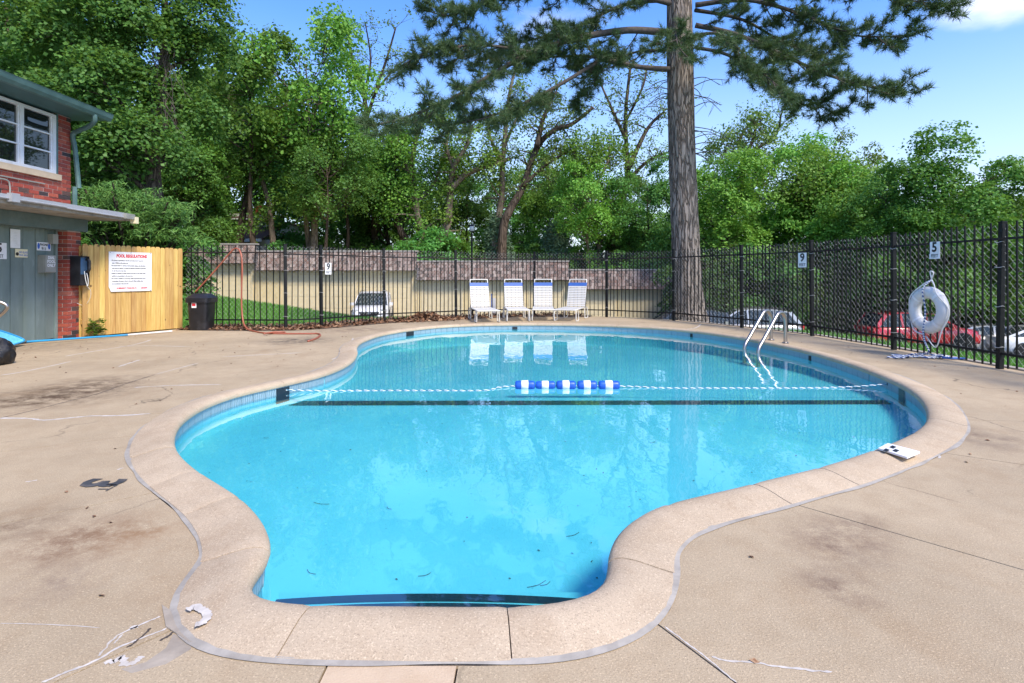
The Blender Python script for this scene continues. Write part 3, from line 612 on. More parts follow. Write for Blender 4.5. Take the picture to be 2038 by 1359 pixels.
for x, y in ((640, 1003), (1085, 1163), (1068, 1164), (845, 1145), (1140, 1065), (775, 1012), (1300, 880), (530, 872), (620, 1140)):
    p = G(x, y, floor_h(G(x, y, -.3).y)); a = random.uniform(-.9, .9); l_ = random.uniform(.03, .06); d = Vector((math.cos(a), math.sin(a), 0)); mb.tube(smooth_path([p-d*l_+Vector((0, 0, .006)), p+Vector((d.y*.012, -d.x*.012, .006)), p+d*l_+Vector((0, 0, .006))], 4), .0013, 5)
tag(mb.build('sunken_twigs', M['joint']), 'thin dark twigs lying on the pool floor', 'twigs', kind='stuff')
# grass blades on the two lawns
def blades(name, n, sx, sy, hgt, label):
    x = rng.uniform(*sx, n); y = rng.uniform(*sy, n); k = ~inside_deck(x, y) & (seg_dist(x, y) > .22); x, y = x[k], y[k]; n = len(x); z = ground_h(x, y)-.01
    a = rng.uniform(0, 6.283, n); h = hgt*rng.uniform(.5, 1.3, n); w = .012*rng.uniform(.7, 1.6, n); ln = rng.normal(0, .45, (n, 2))*h[:, None]
    b = np.c_[np.cos(a), np.sin(a)]*w[:, None]; V = np.empty((n, 3, 3)); V[:, 0] = np.c_[x-b[:, 0], y-b[:, 1], z]; V[:, 1] = np.c_[x+b[:, 0], y+b[:, 1], z]; V[:, 2] = np.c_[x+ln[:, 0], y+ln[:, 1], z+h]
    tag(link(name, np_mesh(name, V.reshape(-1, 3), np.arange(3*n).reshape(n, 3), M['grass_blade'])), label, 'grass', kind='stuff')
blades('lawn_grass', 60000, (-13, -2.5), (12.6, 19.5), .11, 'green lawn on the bank behind the back fence')
blades('verge_grass', 45000, (6.4, 14), (4, 16), .12, 'green grass verge beyond the right hand fence')
# ------------------------------------------------------------------ iron fence round the pool, with chain link behind
fence = thing('iron_picket_fence', 'black iron picket fence with chain link curving round the far side of the pool', 'fence', (0, 0, 0))
pk = MB(); pk.box((0, 0, .945), (.017, .017, 1.83)); pk_me = pk.mesh('picket', M['black_iron'])
po = MB(); po.box((0, 0, .935), (.06, .06, 1.87)); po.box((0, 0, 1.875), (.07, .07, .02)); po_me = po.mesh('post', M['black_iron'])
def chain(a, b, off=.035, z0=.07, z1=1.84, pt=.1, dzv=.052, r=.0015):
    d = Vector((b[0]-a[0], b[1]-a[1], 0)); Ln = d.length; d.normalize(); nn = Vector((d.y, -d.x, 0)); nn = -nn
    nk = int(Ln/pt); nz_ = int((z1-z0)/dzv); A0 = []; A1 = []
    k = np.arange(nk+1)[:, None]; j = np.arange(nz_+1)[None, :]
    s_ = (k+.5*((j+0) % 2))*Ln/(nk+1.); s_ = s_+rng.normal(0, .0025, s_.shape); z = z0+j*dzv+0*s_
    s2 = (k+1-.5*((j+0) % 2))*Ln/(nk+1.); s2 = s2+rng.normal(0, .0025, s2.shape)
    o2 = np.where(j % 2 == 0, .004, -.004)+0*s_
    o2 = o2+.03*np.sin(s_*1.3+a[0])*np.sin(z*2)
    Vs = []
    for S_ in (s_, s2): Vs.append(np.stack([a[0]+d.x*S_+nn.x*(off+o2), a[1]+d.y*S_+nn.y*(off+o2), z], -1))
    p = np.concatenate([v[:, :-1].reshape(-1, 3) for v in Vs]); q = np.concatenate([v[:, 1:].reshape(-1, 3) for v in Vs])
    t = q-p; t /= np.linalg.norm(t, axis=1)[:, None]; u = np.cross(t, [nn.x, nn.y, nn.z]); v_ = np.cross(t, u)
    n = len(p); VV = np.empty((n, 6, 3))
    for m_ in range(3):
        c = u*math.cos(m_*2.094)*r+v_*math.sin(m_*2.094)*r; VV[:, m_] = p+c; VV[:, m_+3] = q+c
    base = np.arange(n)[:, None]*6; Qd = np.concatenate([base+np.array([[m_, (m_+1) % 3, (m_+1) % 3+3, m_+3]]) for m_ in range(3)])
    tag(link('chain_link_mesh', np_mesh('chain_link_mesh', VV.reshape(-1, 3), Qd, M['galv']), fence), kind='stuff')
for k, (a, b) in enumerate(zip(FP[:-1], FP[1:])):
    d = Vector((b[0]-a[0], b[1]-a[1], 0)); Ln = d.length; ang = math.atan2(d.y, d.x)
    if k > 0: o = link('post', po_me, fence); o.location = (a[0], a[1], 0); o.rotation_euler = (R(random.gauss(0, .4)), R(random.gauss(0, .5)), ang)
    mb = MB(); zt = 1.66 if k else 1.7
    mb.beam((a[0], a[1], zt), (b[0], b[1], zt), .026, .03); mb.build('rail', M['rusty_iron'], fence)
    mb = MB(); mb.beam((a[0], a[1], .2), (b[0], b[1], .2), .026, .03); mb.build('rail', M['black_iron'], fence)
    sp = .145 if k == 0 else .116; n = int(Ln/sp)
    for i in range(1, n):
        o = link('picket', pk_me, fence); o.location = (a[0]+d.x*i/n, a[1]+d.y*i/n, random.uniform(-.012, .012)); o.rotation_euler = (R(random.gauss(0, .35)), R(random.gauss(0, .45)), ang)
    chain(a, b)
ties = MB()
for (x, y) in FP[1:-1]:
    for z in (.28, .8, 1.3, 1.62):
        ties.tube([(x+.05*math.cos(t), y+.05*math.sin(t), z+.006*math.sin(3*t)+random.uniform(-.004, .004)) for t in np.linspace(0, 6.283, 13)[:-1]], .003, 4, closed=True)
ties.build('wire_tie', M['galv'], fence)
# ------------------------------------------------------------------ text on flat things
def text(body, size, pos, right, up, mt, name, parent, bold=.0, align='CENTER', sx=1., lift=.002, lsp=1.):
    cu = bpy.data.curves.new(name, 'FONT'); cu.body = body; cu.size = size; cu.align_x = align; cu.align_y = 'CENTER'; cu.offset = bold; cu.resolution_u = 2; cu.space_line = lsp
    to = bpy.data.objects.new(name, cu); COL.objects.link(to); dg = bpy.context.evaluated_depsgraph_get()
    me = bpy.data.meshes.new_from_object(to.evaluated_get(dg)); bpy.data.objects.remove(to)
    r_, u_ = Vector(right).normalized(), Vector(up).normalized(); n_ = r_.cross(u_); off = wloc(parent) if parent else Vector((0, 0, 0))
    for v in me.vertices: v.co = Vector(pos)+r_*v.co.x*sx+u_*v.co.y+n_*lift-off
    me.materials.clear(); me.materials.append(mt); me.name = name
    return link(name, me, parent)
def panel(name, label, cat, pos, right, w, h, mt, t=.004, up=(0, 0, 1), group=None, corner=None):
    th = thing(name, label, cat, pos, group); r_, u_ = Vector(right).normalized(), Vector(up).normalized(); n_ = r_.cross(u_); p = Vector(pos)
    mb = MB(); pts = [p-r_*w/2-u_*h/2, p+r_*w/2-u_*h/2, p+r_*w/2+u_*h/2, p-r_*w/2+u_*h/2]
    if corner: pts = [p-r_*(w/2-corner[0])-u_*h/2]+pts[1:]+[p-r_*w/2-u_*(h/2-corner[1])]
    mb.poly([q-n_*t for q in pts], n_*t); mb.build('board', mt, th); return th, p, r_, u_
def feet_sign(num, pos, right, w, h, label):
    th, p, r_, u_ = panel('depth_sign', label, 'sign', pos, right, w, h, M['sign_white'], group='pool depth signs')
    text(num, h*.78, p+u_*h*.16, r_, u_, M['ink'], 'numeral', th, h*.022); text('FEET', h*.27, p-u_*h*.33, r_, u_, M['ink'], 'lettering', th, h*.004, sx=.95)
def along(k, t): a, b = Vector((*FP[k], 0)), Vector((*FP[k+1], 0)); return a+(b-a)*t, (b-a).normalized()
def at_px(k, px):                                  # where the sight line through column px meets fence section k
    a, b = FP[k], FP[k+1]; s = (px-CX)/F; t = (s*a[1]-a[0])/((b[0]-a[0])-s*(b[1]-a[1])); return along(k, t)
for k, px, y0, y1, w, num, lab in ((2, 652.5, 523, 546, .17, '9', 'small white 9 FEET sign on the back fence above the lawn'), (8, 1598, 503, 532, .2, '9', 'white 9 FEET sign on the right hand fence beyond the ladder'), (10, 1862, 481, 515, .19, '5', 'white 5 FEET sign on the fence above the ring buoy')):
    p, d = at_px(k, px); nrm = Vector((d.y, -d.x, 0)); p = p+nrm*.016; z0, z1 = H-(y1-HY)*p.y/F, H-(y0-HY)*p.y/F
    feet_sign(num, p+Vector((0, 0, (z0+z1)/2)), d, w, z1-z0, lab)
# ------------------------------------------------------------------ brick building with doors, pillar and canopy
bld = thing('brick_building', 'red brick pool building with teal gutter, grey canopy and blue-grey doors', 'building', (-8.5, 10.83, 0))
mb = MB(); mb.bbox((-16, -2, 2.2), (-8.6, 10.81, 4.24)); mb.bbox((-8.599, -2, 2.2), (-8.498, 10.822, 2.96)); mb.bbox((-8.599, 10.47, 2.961), (-8.498, 10.822, 4.24)); mb.bbox((-8.599, -2, 2.961), (-8.498, 9.0, 4.24)); mb.bbox((-16, -2, -.1), (-8.56, 10.6, 2.2)); mb.build('wall', M['mortar'], bld)
bk = MB(); bk.box((0, 0, 0), (.2, .09, .064)); bk_me = bk.mesh('brick', M['brick'])
def brick(x, y, z, ln=1., rz=0.):
    o = link('brick', bk_me, bld); o.location = Vector((x, y, z))-bld.location; o.rotation_euler = (0, 0, rz); o.scale = (ln, 1, 1)
row = 0; z = 2.45
while z < 4.2:
    y = 10.83-.002
    y = y-(.1 if row % 2 else 0)
    ends = [10.83]
    if row % 2: brick(-8.5-.035+random.uniform(-.004, .006), 10.83-.05, z, .49, R(90))
    while y > 9.1:
        a, b = y-.2, y
        if z > 2.99 and a < 10.47:
            if b > 10.52: brick(-8.5-.035, (b+10.47)/2, z, (b-10.47)/.2*.97, R(90))
            break
        brick(-8.5-.035+random.choice((0, 0, 0, .004, -.004, .012)), y-.1, z, .975, R(90)); y -= .21
    z += .0745; row += 1
# window: frame, mullions, panes, sill
wf = MB()
for y in (10.43, 9.735, 9.04): wf.bbox((-8.56, y-.035, 3.08), (-8.475, y+.035, 4.17))
for z0, z1 in ((3.08, 3.13), (4.12, 4.17)):
    for ya, yb in ((9.77, 10.395), (9.075, 9.7)): wf.bbox((-8.56, ya, z0), (-8.477, yb, z1))
win = wf.build('window', M['window_frame'], bld)
for ya, yb in ((9.77, 10.395), (9.075, 9.7)):
    for i in range(3):
        z0 = 3.13+i*.33; mb = MB(); mb.bbox((-8.535, ya+.03, z0+.012), (-8.525, yb-.03, z0+.318)); mb.build('pane', M['window_glass'], win)
        mb = MB()
        if i: mb.bbox((-8.55, ya, z0-.012), (-8.492, yb, z0+.012)); mb.build('glazing_bar', M['window_frame'], win)
    for y_ in (ya, yb-.03): mb = MB(); mb.bbox((-8.545, y_, 3.13), (-8.497, y_+.03, 4.12)); mb.build('sash', M['window_frame'], win)
mb = MB(); mb.bbox((-8.6, 8.9, 2.965), (-8.44, 10.55, 3.072)); mb.build('sill', M['sill'], bld)
mb = MB(); mb.bbox((-8.53, 10.467, 3.075), (-8.47, 10.505, 4.2)); mb.build('window_trim', M['teal'], bld)
mb = MB(); mb.bbox((-9., -2, 4.215), (-7.93, 11.02, 4.235)); mb.build('soffit', M['soffit'], bld)
mb = MB(); mb.poly([Vector((-7.93, -2, 4.24)), Vector((-7.93, -2, 4.26)), Vector((-15, -2, 6.3)), Vector((-15, -2, 4.24))], (0, 13.05, 0)); mb.build('roof', M['dark_shingle'], bld)
gp = [(-7.93, 4.20), (-7.86, 4.20), (-7.82, 4.25), (-7.8, 4.32), (-7.79, 4.335), (-7.815, 4.34), (-7.83, 4.27), (-7.87, 4.215), (-7.922, 4.215), (-7.922, 4.34), (-7.93, 4.34)]
mb = MB(); mb.poly([Vector((x, -2, z)) for x, z in gp], (0, 13.02, 0)); mb.build('gutter', M['teal'], bld)
mb = MB(); mb.tube(smooth_path([(-7.87, 10.6, 4.22), (-7.88, 10.62, 4.1), (-8.05, 10.7, 4.02), (-8.3, 10.78, 3.96), (-8.43, 10.8, 3.88), (-8.43, 10.86, 3.6), (-8.39, 10.9, 2.88)], 6), .044, 8); mb.tube([(-8.44, 10.86, 2.9), (-8.44, 10.86, 2.45)], .044, 8); mb.build('downpipe', M['teal'], bld, 40)
mb = MB(); mb.tube([(-8.47, 8.8, 2.84), (-8.47, 10.2, 2.85)], .012, 6); mb.tube(smooth_path([(-8.47, 9.2, 2.79), (-8.46, 9.42, 2.79), (-8.46, 9.48, 2.7), (-8.46, 9.48, 2.45)], 6), .012, 6); mb.build('conduit', M['grey_box'], bld)
# canopy and its beam
mb = MB(); mb.bbox((-9.2, 2, 2.33), (-7.55, 11.25, 2.41)); mb.build('canopy', M['canopy'], bld)
mb = MB(); mb.bbox((-9.2, 2, 2.27), (-7.6, 11.2, 2.328)); mb.build('canopy_deck', M['canopy_under'], bld)
mb = MB(); mb.bbox((-8.62, 2, 2.03), (-8.26, 10.96, 2.265)); mb.build('beam', M['beam'], bld)
mb = MB(); mb.tube(smooth_path([(-7.53, 6, 2.345), (-7.53, 9.2, 2.35), (-7.53, 9.6, 2.33), (-7.53, 10.9, 2.32)], 5), .014, 6); mb.bbox((-7.56, 8.42, 2.3), (-7.48, 8.56, 2.43)); mb.build('conduit', M['canopy'], bld)
mb = MB(); mb.bbox((-7.62, 10.95, 2.3), (-7.5, 11.2, 2.4)); mb.build('lamp_bracket', M['grey_box'], bld)
mb = MB(); mb.box((-7.54, 11.24, 2.29), (.1, .1, .13)); mb.build('lamp_cover', M['yellow_card'], bld)
# doors: one object per plank
y = 10.44
for w in [.2, .21, .25, .25, .25, .26, .25, .25, .25, .25, .25, .25, .25]:
    mb = MB(); mb.bbox((-8.54, y-w+.006, .03), (-8.5+random.uniform(-.003, .003), y-.004, 2.04)); mb.build('door_plank', M['plank'], bld); y -= w
mb = MB(); mb.bbox((-8.54, 10.445, .02), (-8.47, 10.495, 2.03)); mb.build('door_jamb', M['plank'], bld)
mb = MB(); mb.bbox((-8.56, 10.508, -.05), (-8.298, 10.815, 2.03)); mb.build('pillar_core', M['mortar'], bld)
z = .037; row = 0
while z < 2.03:
    if row % 2: brick(-8.395, 10.545, z, 1.0); brick(-8.335, 10.7, z, .98, R(90)) if False else None
    if row % 2:
        brick(-8.335, 10.715, z, 1.12, R(90))
    else:
        brick(-8.45, 10.545, z, .5); brick(-8.335, 10.6, z, 1., R(90)); brick(-8.335, 10.765, z, .58, R(90))
    z += .0745; row += 1
# notices, boxes and telephone on the building
nY, nZ = Vector((0, 1, 0)), Vector((0, 0, 1))
feet_sign('5', (-8.485, 9.315, 1.6), nY, .27, .27, 'white 5 FEET sign on the blue-grey doors at the left edge')
th, p, r_, u_ = panel('paper_notice', 'white sheet of paper with faint grey lines pinned high on the doors', 'notice', (-8.485, 9.615, 1.82), nY, .19, .32, M['sign_white'])
for i in range(9): text('-'*random.randint(14, 24), .02, p+u_*(.11-i*.027), r_, u_, M['grey_box'], 'lettering', th, sx=.55)
th, p, r_, u_ = panel('yellow_notice', 'small yellowed card with a picture at its left on the doors', 'notice', (-8.485, 9.735, 1.575), nY, .245, .145, M['yellow_card'])
text('NO GLASS', .048, p+u_*.015+r_*.035, r_, u_, M['blue_ink'], 'lettering', th, .001, sx=.75); text('POOL AREA', .042, p-u_*.035+r_*.035, r_, u_, M['blue_ink'], 'lettering', th, .001, sx=.75)
mb = MB(); mb.lathe([(.03, 0), (.03, .003)], (-8.484, 9.65, 1.56), 10, 'x'); mb.build('picture', M['rusty_iron'], th)
th, p, r_, u_ = panel('telephone_sign', 'blue and white PHONE 911 sign above the grey box on the doors', 'sign', (-8.485, 10.2, 1.715), nY, .3, .15, M['sign_white'])
for sg in (-1, 1):
    mb = MB(); mb.poly([p+r_*(sg*.115+.026*math.cos(t))+u_*(.005+.055*math.sin(t))+Vector((.001, 0, 0)) for t in np.linspace(0, 6.283, 17)[:-1]], (.0015, 0, 0)); mb.build('emblem', M['blue_ink'], th)
text('PHONE', .062, p+u_*.03, r_, u_, M['ink'], 'lettering', th, .002, sx=.85); text('911', .07, p-u_*.042, r_, u_, M['ink'], 'lettering', th, .002)
bx = thing('call_box', 'small grey metal box with white lettering on its face', 'box', (-8.42, 10.2, 1.4))
mb = MB(); mb.bbox((-8.5, 10.08, 1.24), (-8.385, 10.32, 1.56)); mb.build('case', M['grey_box'], bx); mb = MB(); mb.bbox((-8.384, 10.085, 1.25), (-8.36, 10.315, 1.555)); mb.build('lid', M['grey_box'], bx)
for i, w_ in enumerate(('DIAL', 'POOL', 'ONLY')): text(w_, .075, (-8.36, 10.21, 1.51-i*.07), nY, nZ, M['sign_white'], 'lettering', bx, .003, sx=.9)
mb = MB(); mb.bbox((-8.5, 10.3, 1.77), (-8.4, 10.42, 1.95)); tag(mb.build('junction_box', M['grey_box']), 'plain grey junction box under the beam beside the pillar', 'box')
ph = thing('wall_telephone', 'black wall telephone in an open case on the brick pillar', 'telephone', (-8.28, 10.67, 1.27))
mb = MB(); mb.bbox((-8.285, 10.55, 1.0), (-8.1, 10.565, 1.54)); mb.bbox((-8.285, 10.566, 1.0), (-8.22, 10.79, 1.54)); mb.bbox((-8.22, 10.775, 1.0), (-8.1, 10.79, 1.54)); mb.bbox((-8.285, 10.55, 1.541), (-8.1, 10.79, 1.555)); mb.bbox((-8.22, 10.566, 1.0), (-8.1, 10.774, 1.2)); mb.build('case', M['black_plastic'], ph)
mb = MB(); mb.bbox((-8.219, 10.58, 1.21), (-8.13, 10.77, 1.53)); mb.build('face_plate', M['phone_blue'], ph)
mb = MB(); mb.tube(smooth_path([(-8.1, 10.71, 1.5), (-8.05, 10.71, 1.47), (-8.045, 10.71, 1.38), (-8.05, 10.71, 1.29), (-8.1, 10.71, 1.26)], 5), .026, 8); mb.build('handset', M['black_plastic'], ph, True)
mb = MB(); mb.tube(smooth_path([(-8.1, 10.66, 1.27), (-8.06, 10.64, 1.1), (-8.04, 10.66, .99), (-8.06, 10.7, 1.1), (-8.1, 10.71, 1.26)], 6), .006, 6); mb.tube(smooth_path([(-8.06, 10.66, .99), (-8.05, 10.75, .9), (-8.1, 10.8, .75), (-8.2, 10.8, .62), (-8.27, 10.7, .66)], 6), .004, 5); mb.build('cord', M['rope_white'], ph)
# ------------------------------------------------------------------ yellow board fence and its sign
A_, B_ = Vector((-8.2, 10.74, 0)), Vector((-7.36, 12.57, 0)); fd = (B_-A_).normalized(); fn = Vector((fd.y, -fd.x, 0)); FL = (B_-A_).length
wfn = thing('board_fence', 'yellow dog-eared wooden board fence beside the brick pillar', 'fence', (-7.78, 11.65, 0))
nb = 20
for i in range(nb):
    s0, s1 = i*FL/nb+.002, (i+1)*FL/nb-.003; h_ = 1.79+random.uniform(-.012, .012); ofs = random.uniform(-.004, .004)
    q = [(s0, .02), (s1, .02), (s1, h_-.03), (s1-.02, h_), (s0+.02, h_), (s0, h_-.03)]
    mb = MB(); mb.poly([A_+fd*s+fn*ofs+Vector((0, 0, z)) for s, z in q], fn*-.016); mb.build('board', M['cedar'], wfn)
for z in (.3, .95, 1.6):
    mb = MB(); mb.beam(A_-fn*.045+Vector((0, 0, z)), B_-fn*.045+Vector((0, 0, z)), .04, .09); mb.build('rail', M['cedar'], wfn)
for s in (.03, FL-.05): mb = MB(); c = A_+fd*s-fn*.12; mb.box((c.x, c.y, .88), (.09, .09, 1.76)); mb.build('post', M['cedar'], wfn)
th, p, r_, u_ = panel('pool_rules_sign', 'large white POOL REGULATIONS sign with red heading on the yellow board fence', 'sign', A_+fd*.885+fn*.022+Vector((0, 0, 1.265)), fd, .85, .8, M['sign_white'], corner=(.04, .1))
text('POOL REGULATIONS', .088, p+u_*.315+r_*.02, r_, u_, M['red_ink'], 'heading', th, .005, sx=.72)
for i, s in enumerate(('\u2022 No person is permitted to use the pool alone during hours it is', '   open. Children with adults only.', '\u2022 No person having an obvious communicable disease, skin infections,', '   cuts, sores or lesions, or under the influence of alcohol is permitted', '   to use the pool at any time.', '\u2022 Spitting or spouting of water, blowing the nose, or any other unsafe', '   activity is not permitted in the pool area.', '\u2022 No running, wrestling or rough play, unless supervised water sports', '   is permitted. No pets or food in the pool. Glass, bottles, cans,', '   are not allowed in the pool area.')):
    text(s, .0355, p+u_*(.225-i*.052)-r_*.385, r_, u_, M['ink'], 'lettering', th, .0012, 'LEFT', sx=.68)
text('IN EMERGENCY / PHONE DIAL 911', .044, p-u_*.335-r_*.08, r_, u_, M['red_ink'], 'lettering', th, .002, sx=.58); text('#252004', .044, p-u_*.335+r_*.27, r_, u_, M['red_ink'], 'lettering', th, .002, sx=.8)
mb = MB()
for a in (-.4, 0, .4):
    for b in (-.385, .385):
        if (a, b) != (-.4, -.385): c = p+r_*a+u_*b; mb.tube([c, c+fn*.004], .007, 8)
mb.build('nail', M['black_iron'], th)
# ------------------------------------------------------------------ deck furniture and pool gear
def bin_():
    c = G(395, 658); t = thing('rubbish_bin', 'black plastic rubbish bin with domed lid beside the board fence', 'bin', (c.x-.05, c.y+.22, 0)); o = t.location
    def rr(w, z, r_=.06, k=4):
        pts = []; w *= .78
        for cx, cy, a0 in ((w-r_, w-r_, 0), (-w+r_, w-r_, 90), (-w+r_, -w+r_, 180), (w-r_, -w+r_, 270)):
            for i in range(k+1): a = R(a0+90*i/k); pts.append(Vector((o.x+cx+r_*math.cos(a), o.y+cy+r_*math.sin(a), z)))
        return pts
    def loft(rows, mt, name):
        mb = MB(); V = sum(rows, []); n = len(rows[0]); mb.add(V, [(i*n+k, i*n+(k+1) % n, (i+1)*n+(k+1) % n, (i+1)*n+k) for i in range(len(rows)-1) for k in range(n)]+[tuple(range(n)), tuple((len(rows)-1)*n+k for k in range(n))]); return mb.build(name, mt, t, 35)
    loft([rr(.235, 0), rr(.245, .06), rr(.275, .62), rr(.285, .625), rr(.285, .66)], M['black_plastic'], 'body')
    loft([rr(.3, .6), rr(.315, .605), rr(.315, .7), rr(.3, .705), rr(.27, .74), rr(.19, .79, .05), rr(.185, .793, .05)], M['black_plastic'], 'lid')
    mb = MB(); mb.bbox((o.x-.1, o.y-.219, .49), (o.x-.0, o.y-.206, .6)); s = mb.build('sticker', M['sign_white'], t); mb = MB(); mb.bbox((o.x-.09, o.y-.2215, .53), (o.x-.015, o.y-.2195, .59)); mb.build('print', M['red_ink'], s)
bin_()
hp = [P(388, 582, 12.5), P(430, 536, 12.52), P(458, 503, 12.52), P(470, 494, 12.5), P(479, 503, 12.42), P(482, 530, 12.36), P(481, 570, 12.33), P(481, 610, 12.3), P(484, 640, 12.2), P(491, 653, 12.05), G(505, 659, .015), G(530, 663, .015), G(570, 664, .015), G(610, 664, .015), G(632, 664, .015), G(637, 667, .015), G(630, 673, .015), G(613, 679, .015)]
mb = MB(); mb.tube(smooth_path(hp, 7), .018, 8); mb.tube(smooth_path([G(525, 664, .04), G(545, 661, .04), G(565, 661, .03), G(568, 663, .02)], 6), .018, 8); tag(mb.build('garden_hose', M['hose'], None, True), 'orange-red hose hung over the back fence and trailing onto the deck', 'hose')
pl = thing('skimmer_net', 'blue leaf net on a long blue and white pole lying by the doors', 'pool net', (-8.2, 9.6, 0))
q = [(-8.28, 9.6, .06), (-7.5, 10.98, .03), (-7.08, 11.72, .03)]
mb = MB(); mb.tube(q[:2], .018, 8); mb.build('pole', M['blue_pole'], pl, 40); mb = MB(); mb.tube([q[1], q[2]], .0155, 8); mb.build('pole_end', M['white_pole'], pl, 40)
rim = smooth_path([(-8.28, 9.55, .1), (-8.2, 9.3, .06), (-8.12, 9.1, .07), (-8.2, 8.9, .2), (-8.36, 8.82, .34), (-8.45, 9.0, .36), (-8.42, 9.3, .27)], 5, True)
mb = MB(); mb.tube(rim, .014, 6, closed=True); mb.build('rim', M['blue_pole'], pl, True)
c = sum(rim, Vector())/len(rim)+Vector((-.04, 0, -.07)); mb = MB(); mid = [(r_*.55+c*.45)+Vector((-.01, 0, -.05)) for r_ in rim]; n = len(rim); mb.add(list(rim)+mid+[c], [(i, (i+1) % n, n+(i+1) % n, n+i) for i in range(n)]+[(n+i, n+(i+1) % n, 2*n) for i in range(n)]); mb.build('net', M['net'], pl, True)
c = G(-40, 731); nu, nv = 40, 22; V = []
for j in range(nv+1):
    for i in range(nu):
        a, b = 2*math.pi*i/nu, math.pi*j/nv; f = 1+.1*math.sin(5*a+2*b)+.07*math.sin(11*a-3*b)+.05*math.sin(17*a+6*b)
        r_ = math.sin(b)**.8*f; V.append((c.x+.2*r_*math.cos(a), c.y+.2+.2*r_*math.sin(a), max(.003, .15+.2*math.cos(b)*(1+.12*math.sin(3*a)))))
mb = MB(); mb.add(V, [(j*nu+i, j*nu+(i+1) % nu, (j+1)*nu+(i+1) % nu, (j+1)*nu+i) for j in range(nv) for i in range(nu)]); tag(mb.build('rubbish_bag', M['bag'], None, True), 'full black plastic rubbish bag at the left edge of the deck', 'rubbish bag')
mb = MB(); mb.tube(smooth_path([(-7.75, 8.15, .0), (-7.72, 8.2, .3), (-7.6, 8.25, .52), (-7.47, 8.28, .66), (-7.43, 8.28, .74), (-7.5, 8.25, .8), (-7.62, 8.2, .82), (-7.8, 8.15, .8), (-7.86, 8.13, .6), (-7.86, 8.13, 0)], 6), .024, 10); tag(mb.build('grab_rail', M['steel'], None, True), 'curved stainless steel rail standing by the doors at the left edge', 'rail')
# ladder
ld = thing('pool_ladder', 'two curved stainless steel ladder rails on the right hand pool edge', 'pool ladder', (4.75, 10.1, 0))
for (ax, ay) in ((4.76, 10.34), (4.79, 9.86)):
    dv = Vector((-.9, -.66, 0)).normalized(); pth = [(0, .01), (0, .2), (0, .38), (.04, .49), (.13, .545), (.24, .53), (.33, .46), (.48, .32), (.72, .1), (.84, -.01), (.87, -.12), (.87, -.42)]
    mb = MB(); mb.tube(smooth_path([Vector((ax, ay, z))+dv*s for s, z in pth], 6), .031, 12); rl = mb.build('rail', M['steel'], ld, True)
    mb = MB(); mb.lathe([(.06, .003), (.06, .012), (.03, .03), (.026, .03)], (ax, ay, 0), 16); mb.build('flange', M['steel'], rl, 40)
mb = MB()
for z in (-.2, -.34): mb.beam(Vector((4.76, 10.34, z))+dv*.87, Vector((4.79, 9.86, z))+dv*.87, .08, .02)
mb.build('tread', M['white_metal'], ld)
# rope with floats
fl = thing('float_line', 'blue and white safety rope with five floats stretched across the pool', 'float rope', (.8, 6.5, -.06))
la, lb = Vector((-2.64, 6.18, -.055)), Vector((4.3, 6.46, -.055)); mid = [la, Vector((-2.2, 6.25, -.085))]+[Vector((x, 6.34+.02*math.sin(x), -.098)) for x in (-1.6, -.9, -.3)]
fx = [(1025, 1065), (1066, 1105), (1107, 1146), (1149, 1188), (1191, 1233)]; yf = 6.52
mid += [Vector((.0, 6.5, -.085)), Vector((1.24, 6.5, -.085))]+[Vector((x, 6.46, -.098)) for x in (1.8, 2.5, 3.2)]+[Vector((3.8, 6.47, -.09)), lb]
tw = MB(); sp = smooth_path(mid, 14)
for ph_ in (0, math.pi):
    pts = []; s_ = 0.
    fine = []
    for i in range(len(sp)-1):
        for k in range(6): fine.append(sp[i].lerp(sp[i+1], k/6))
    for i, p in enumerate(fine):
        if i: s_ += (p-fine[i-1]).length
        pts.append(p+Vector((0, math.cos(s_*70+ph_), math.sin(s_*70+ph_)))*.0042)
    t2 = MB(); t2.tube(pts, .0046, 5); t2.build('rope_strand', M['float_white'] if ph_ == 0 else M['rope_teal'], fl, True)
for i, (x0, x1) in enumerate(fx):
    a, b = (x0-CX)*yf/F, (x1-CX)*yf/F; r_ = .05 if i != 1 else .045
    fo = MB(); w_ = b-a; fo.lathe([(.015, 0), (.035, .002), (r_*.92, .012), (r_, .03), (r_, w_*.3), (r_, w_*.69), (r_, w_-.03), (r_*.92, w_-.012), (.035, w_-.002), (.015, w_)], (a, yf, -.075), 18, 'x'); fb = fo.build('float', M['float_blue'], fl, 40)
    m2 = MB(); m2.lathe([(r_+.001, 0), (r_+.004, .004), (r_+.004, w_*.33), (r_+.001, w_*.33+.004)], (a+w_*.31, yf, -.075), 18, 'x'); m2.build('white_band', M['float_white'], fb, 40)
for q, sx in ((la, 1), (lb, -1)):
    mb = MB(); mb.tube([q+Vector((-sx*.03+.022*math.cos(t), 0, .022*math.sin(t))) for t in np.linspace(0, 6.283, 11)[:-1]], .005, 6, closed=True); mb.tube([q+Vector((-sx*.03, 0, 0)), q+Vector((-sx*.1, 0, .005))], .01, 6); mb.build('hook', M['rusty_iron'], fl)
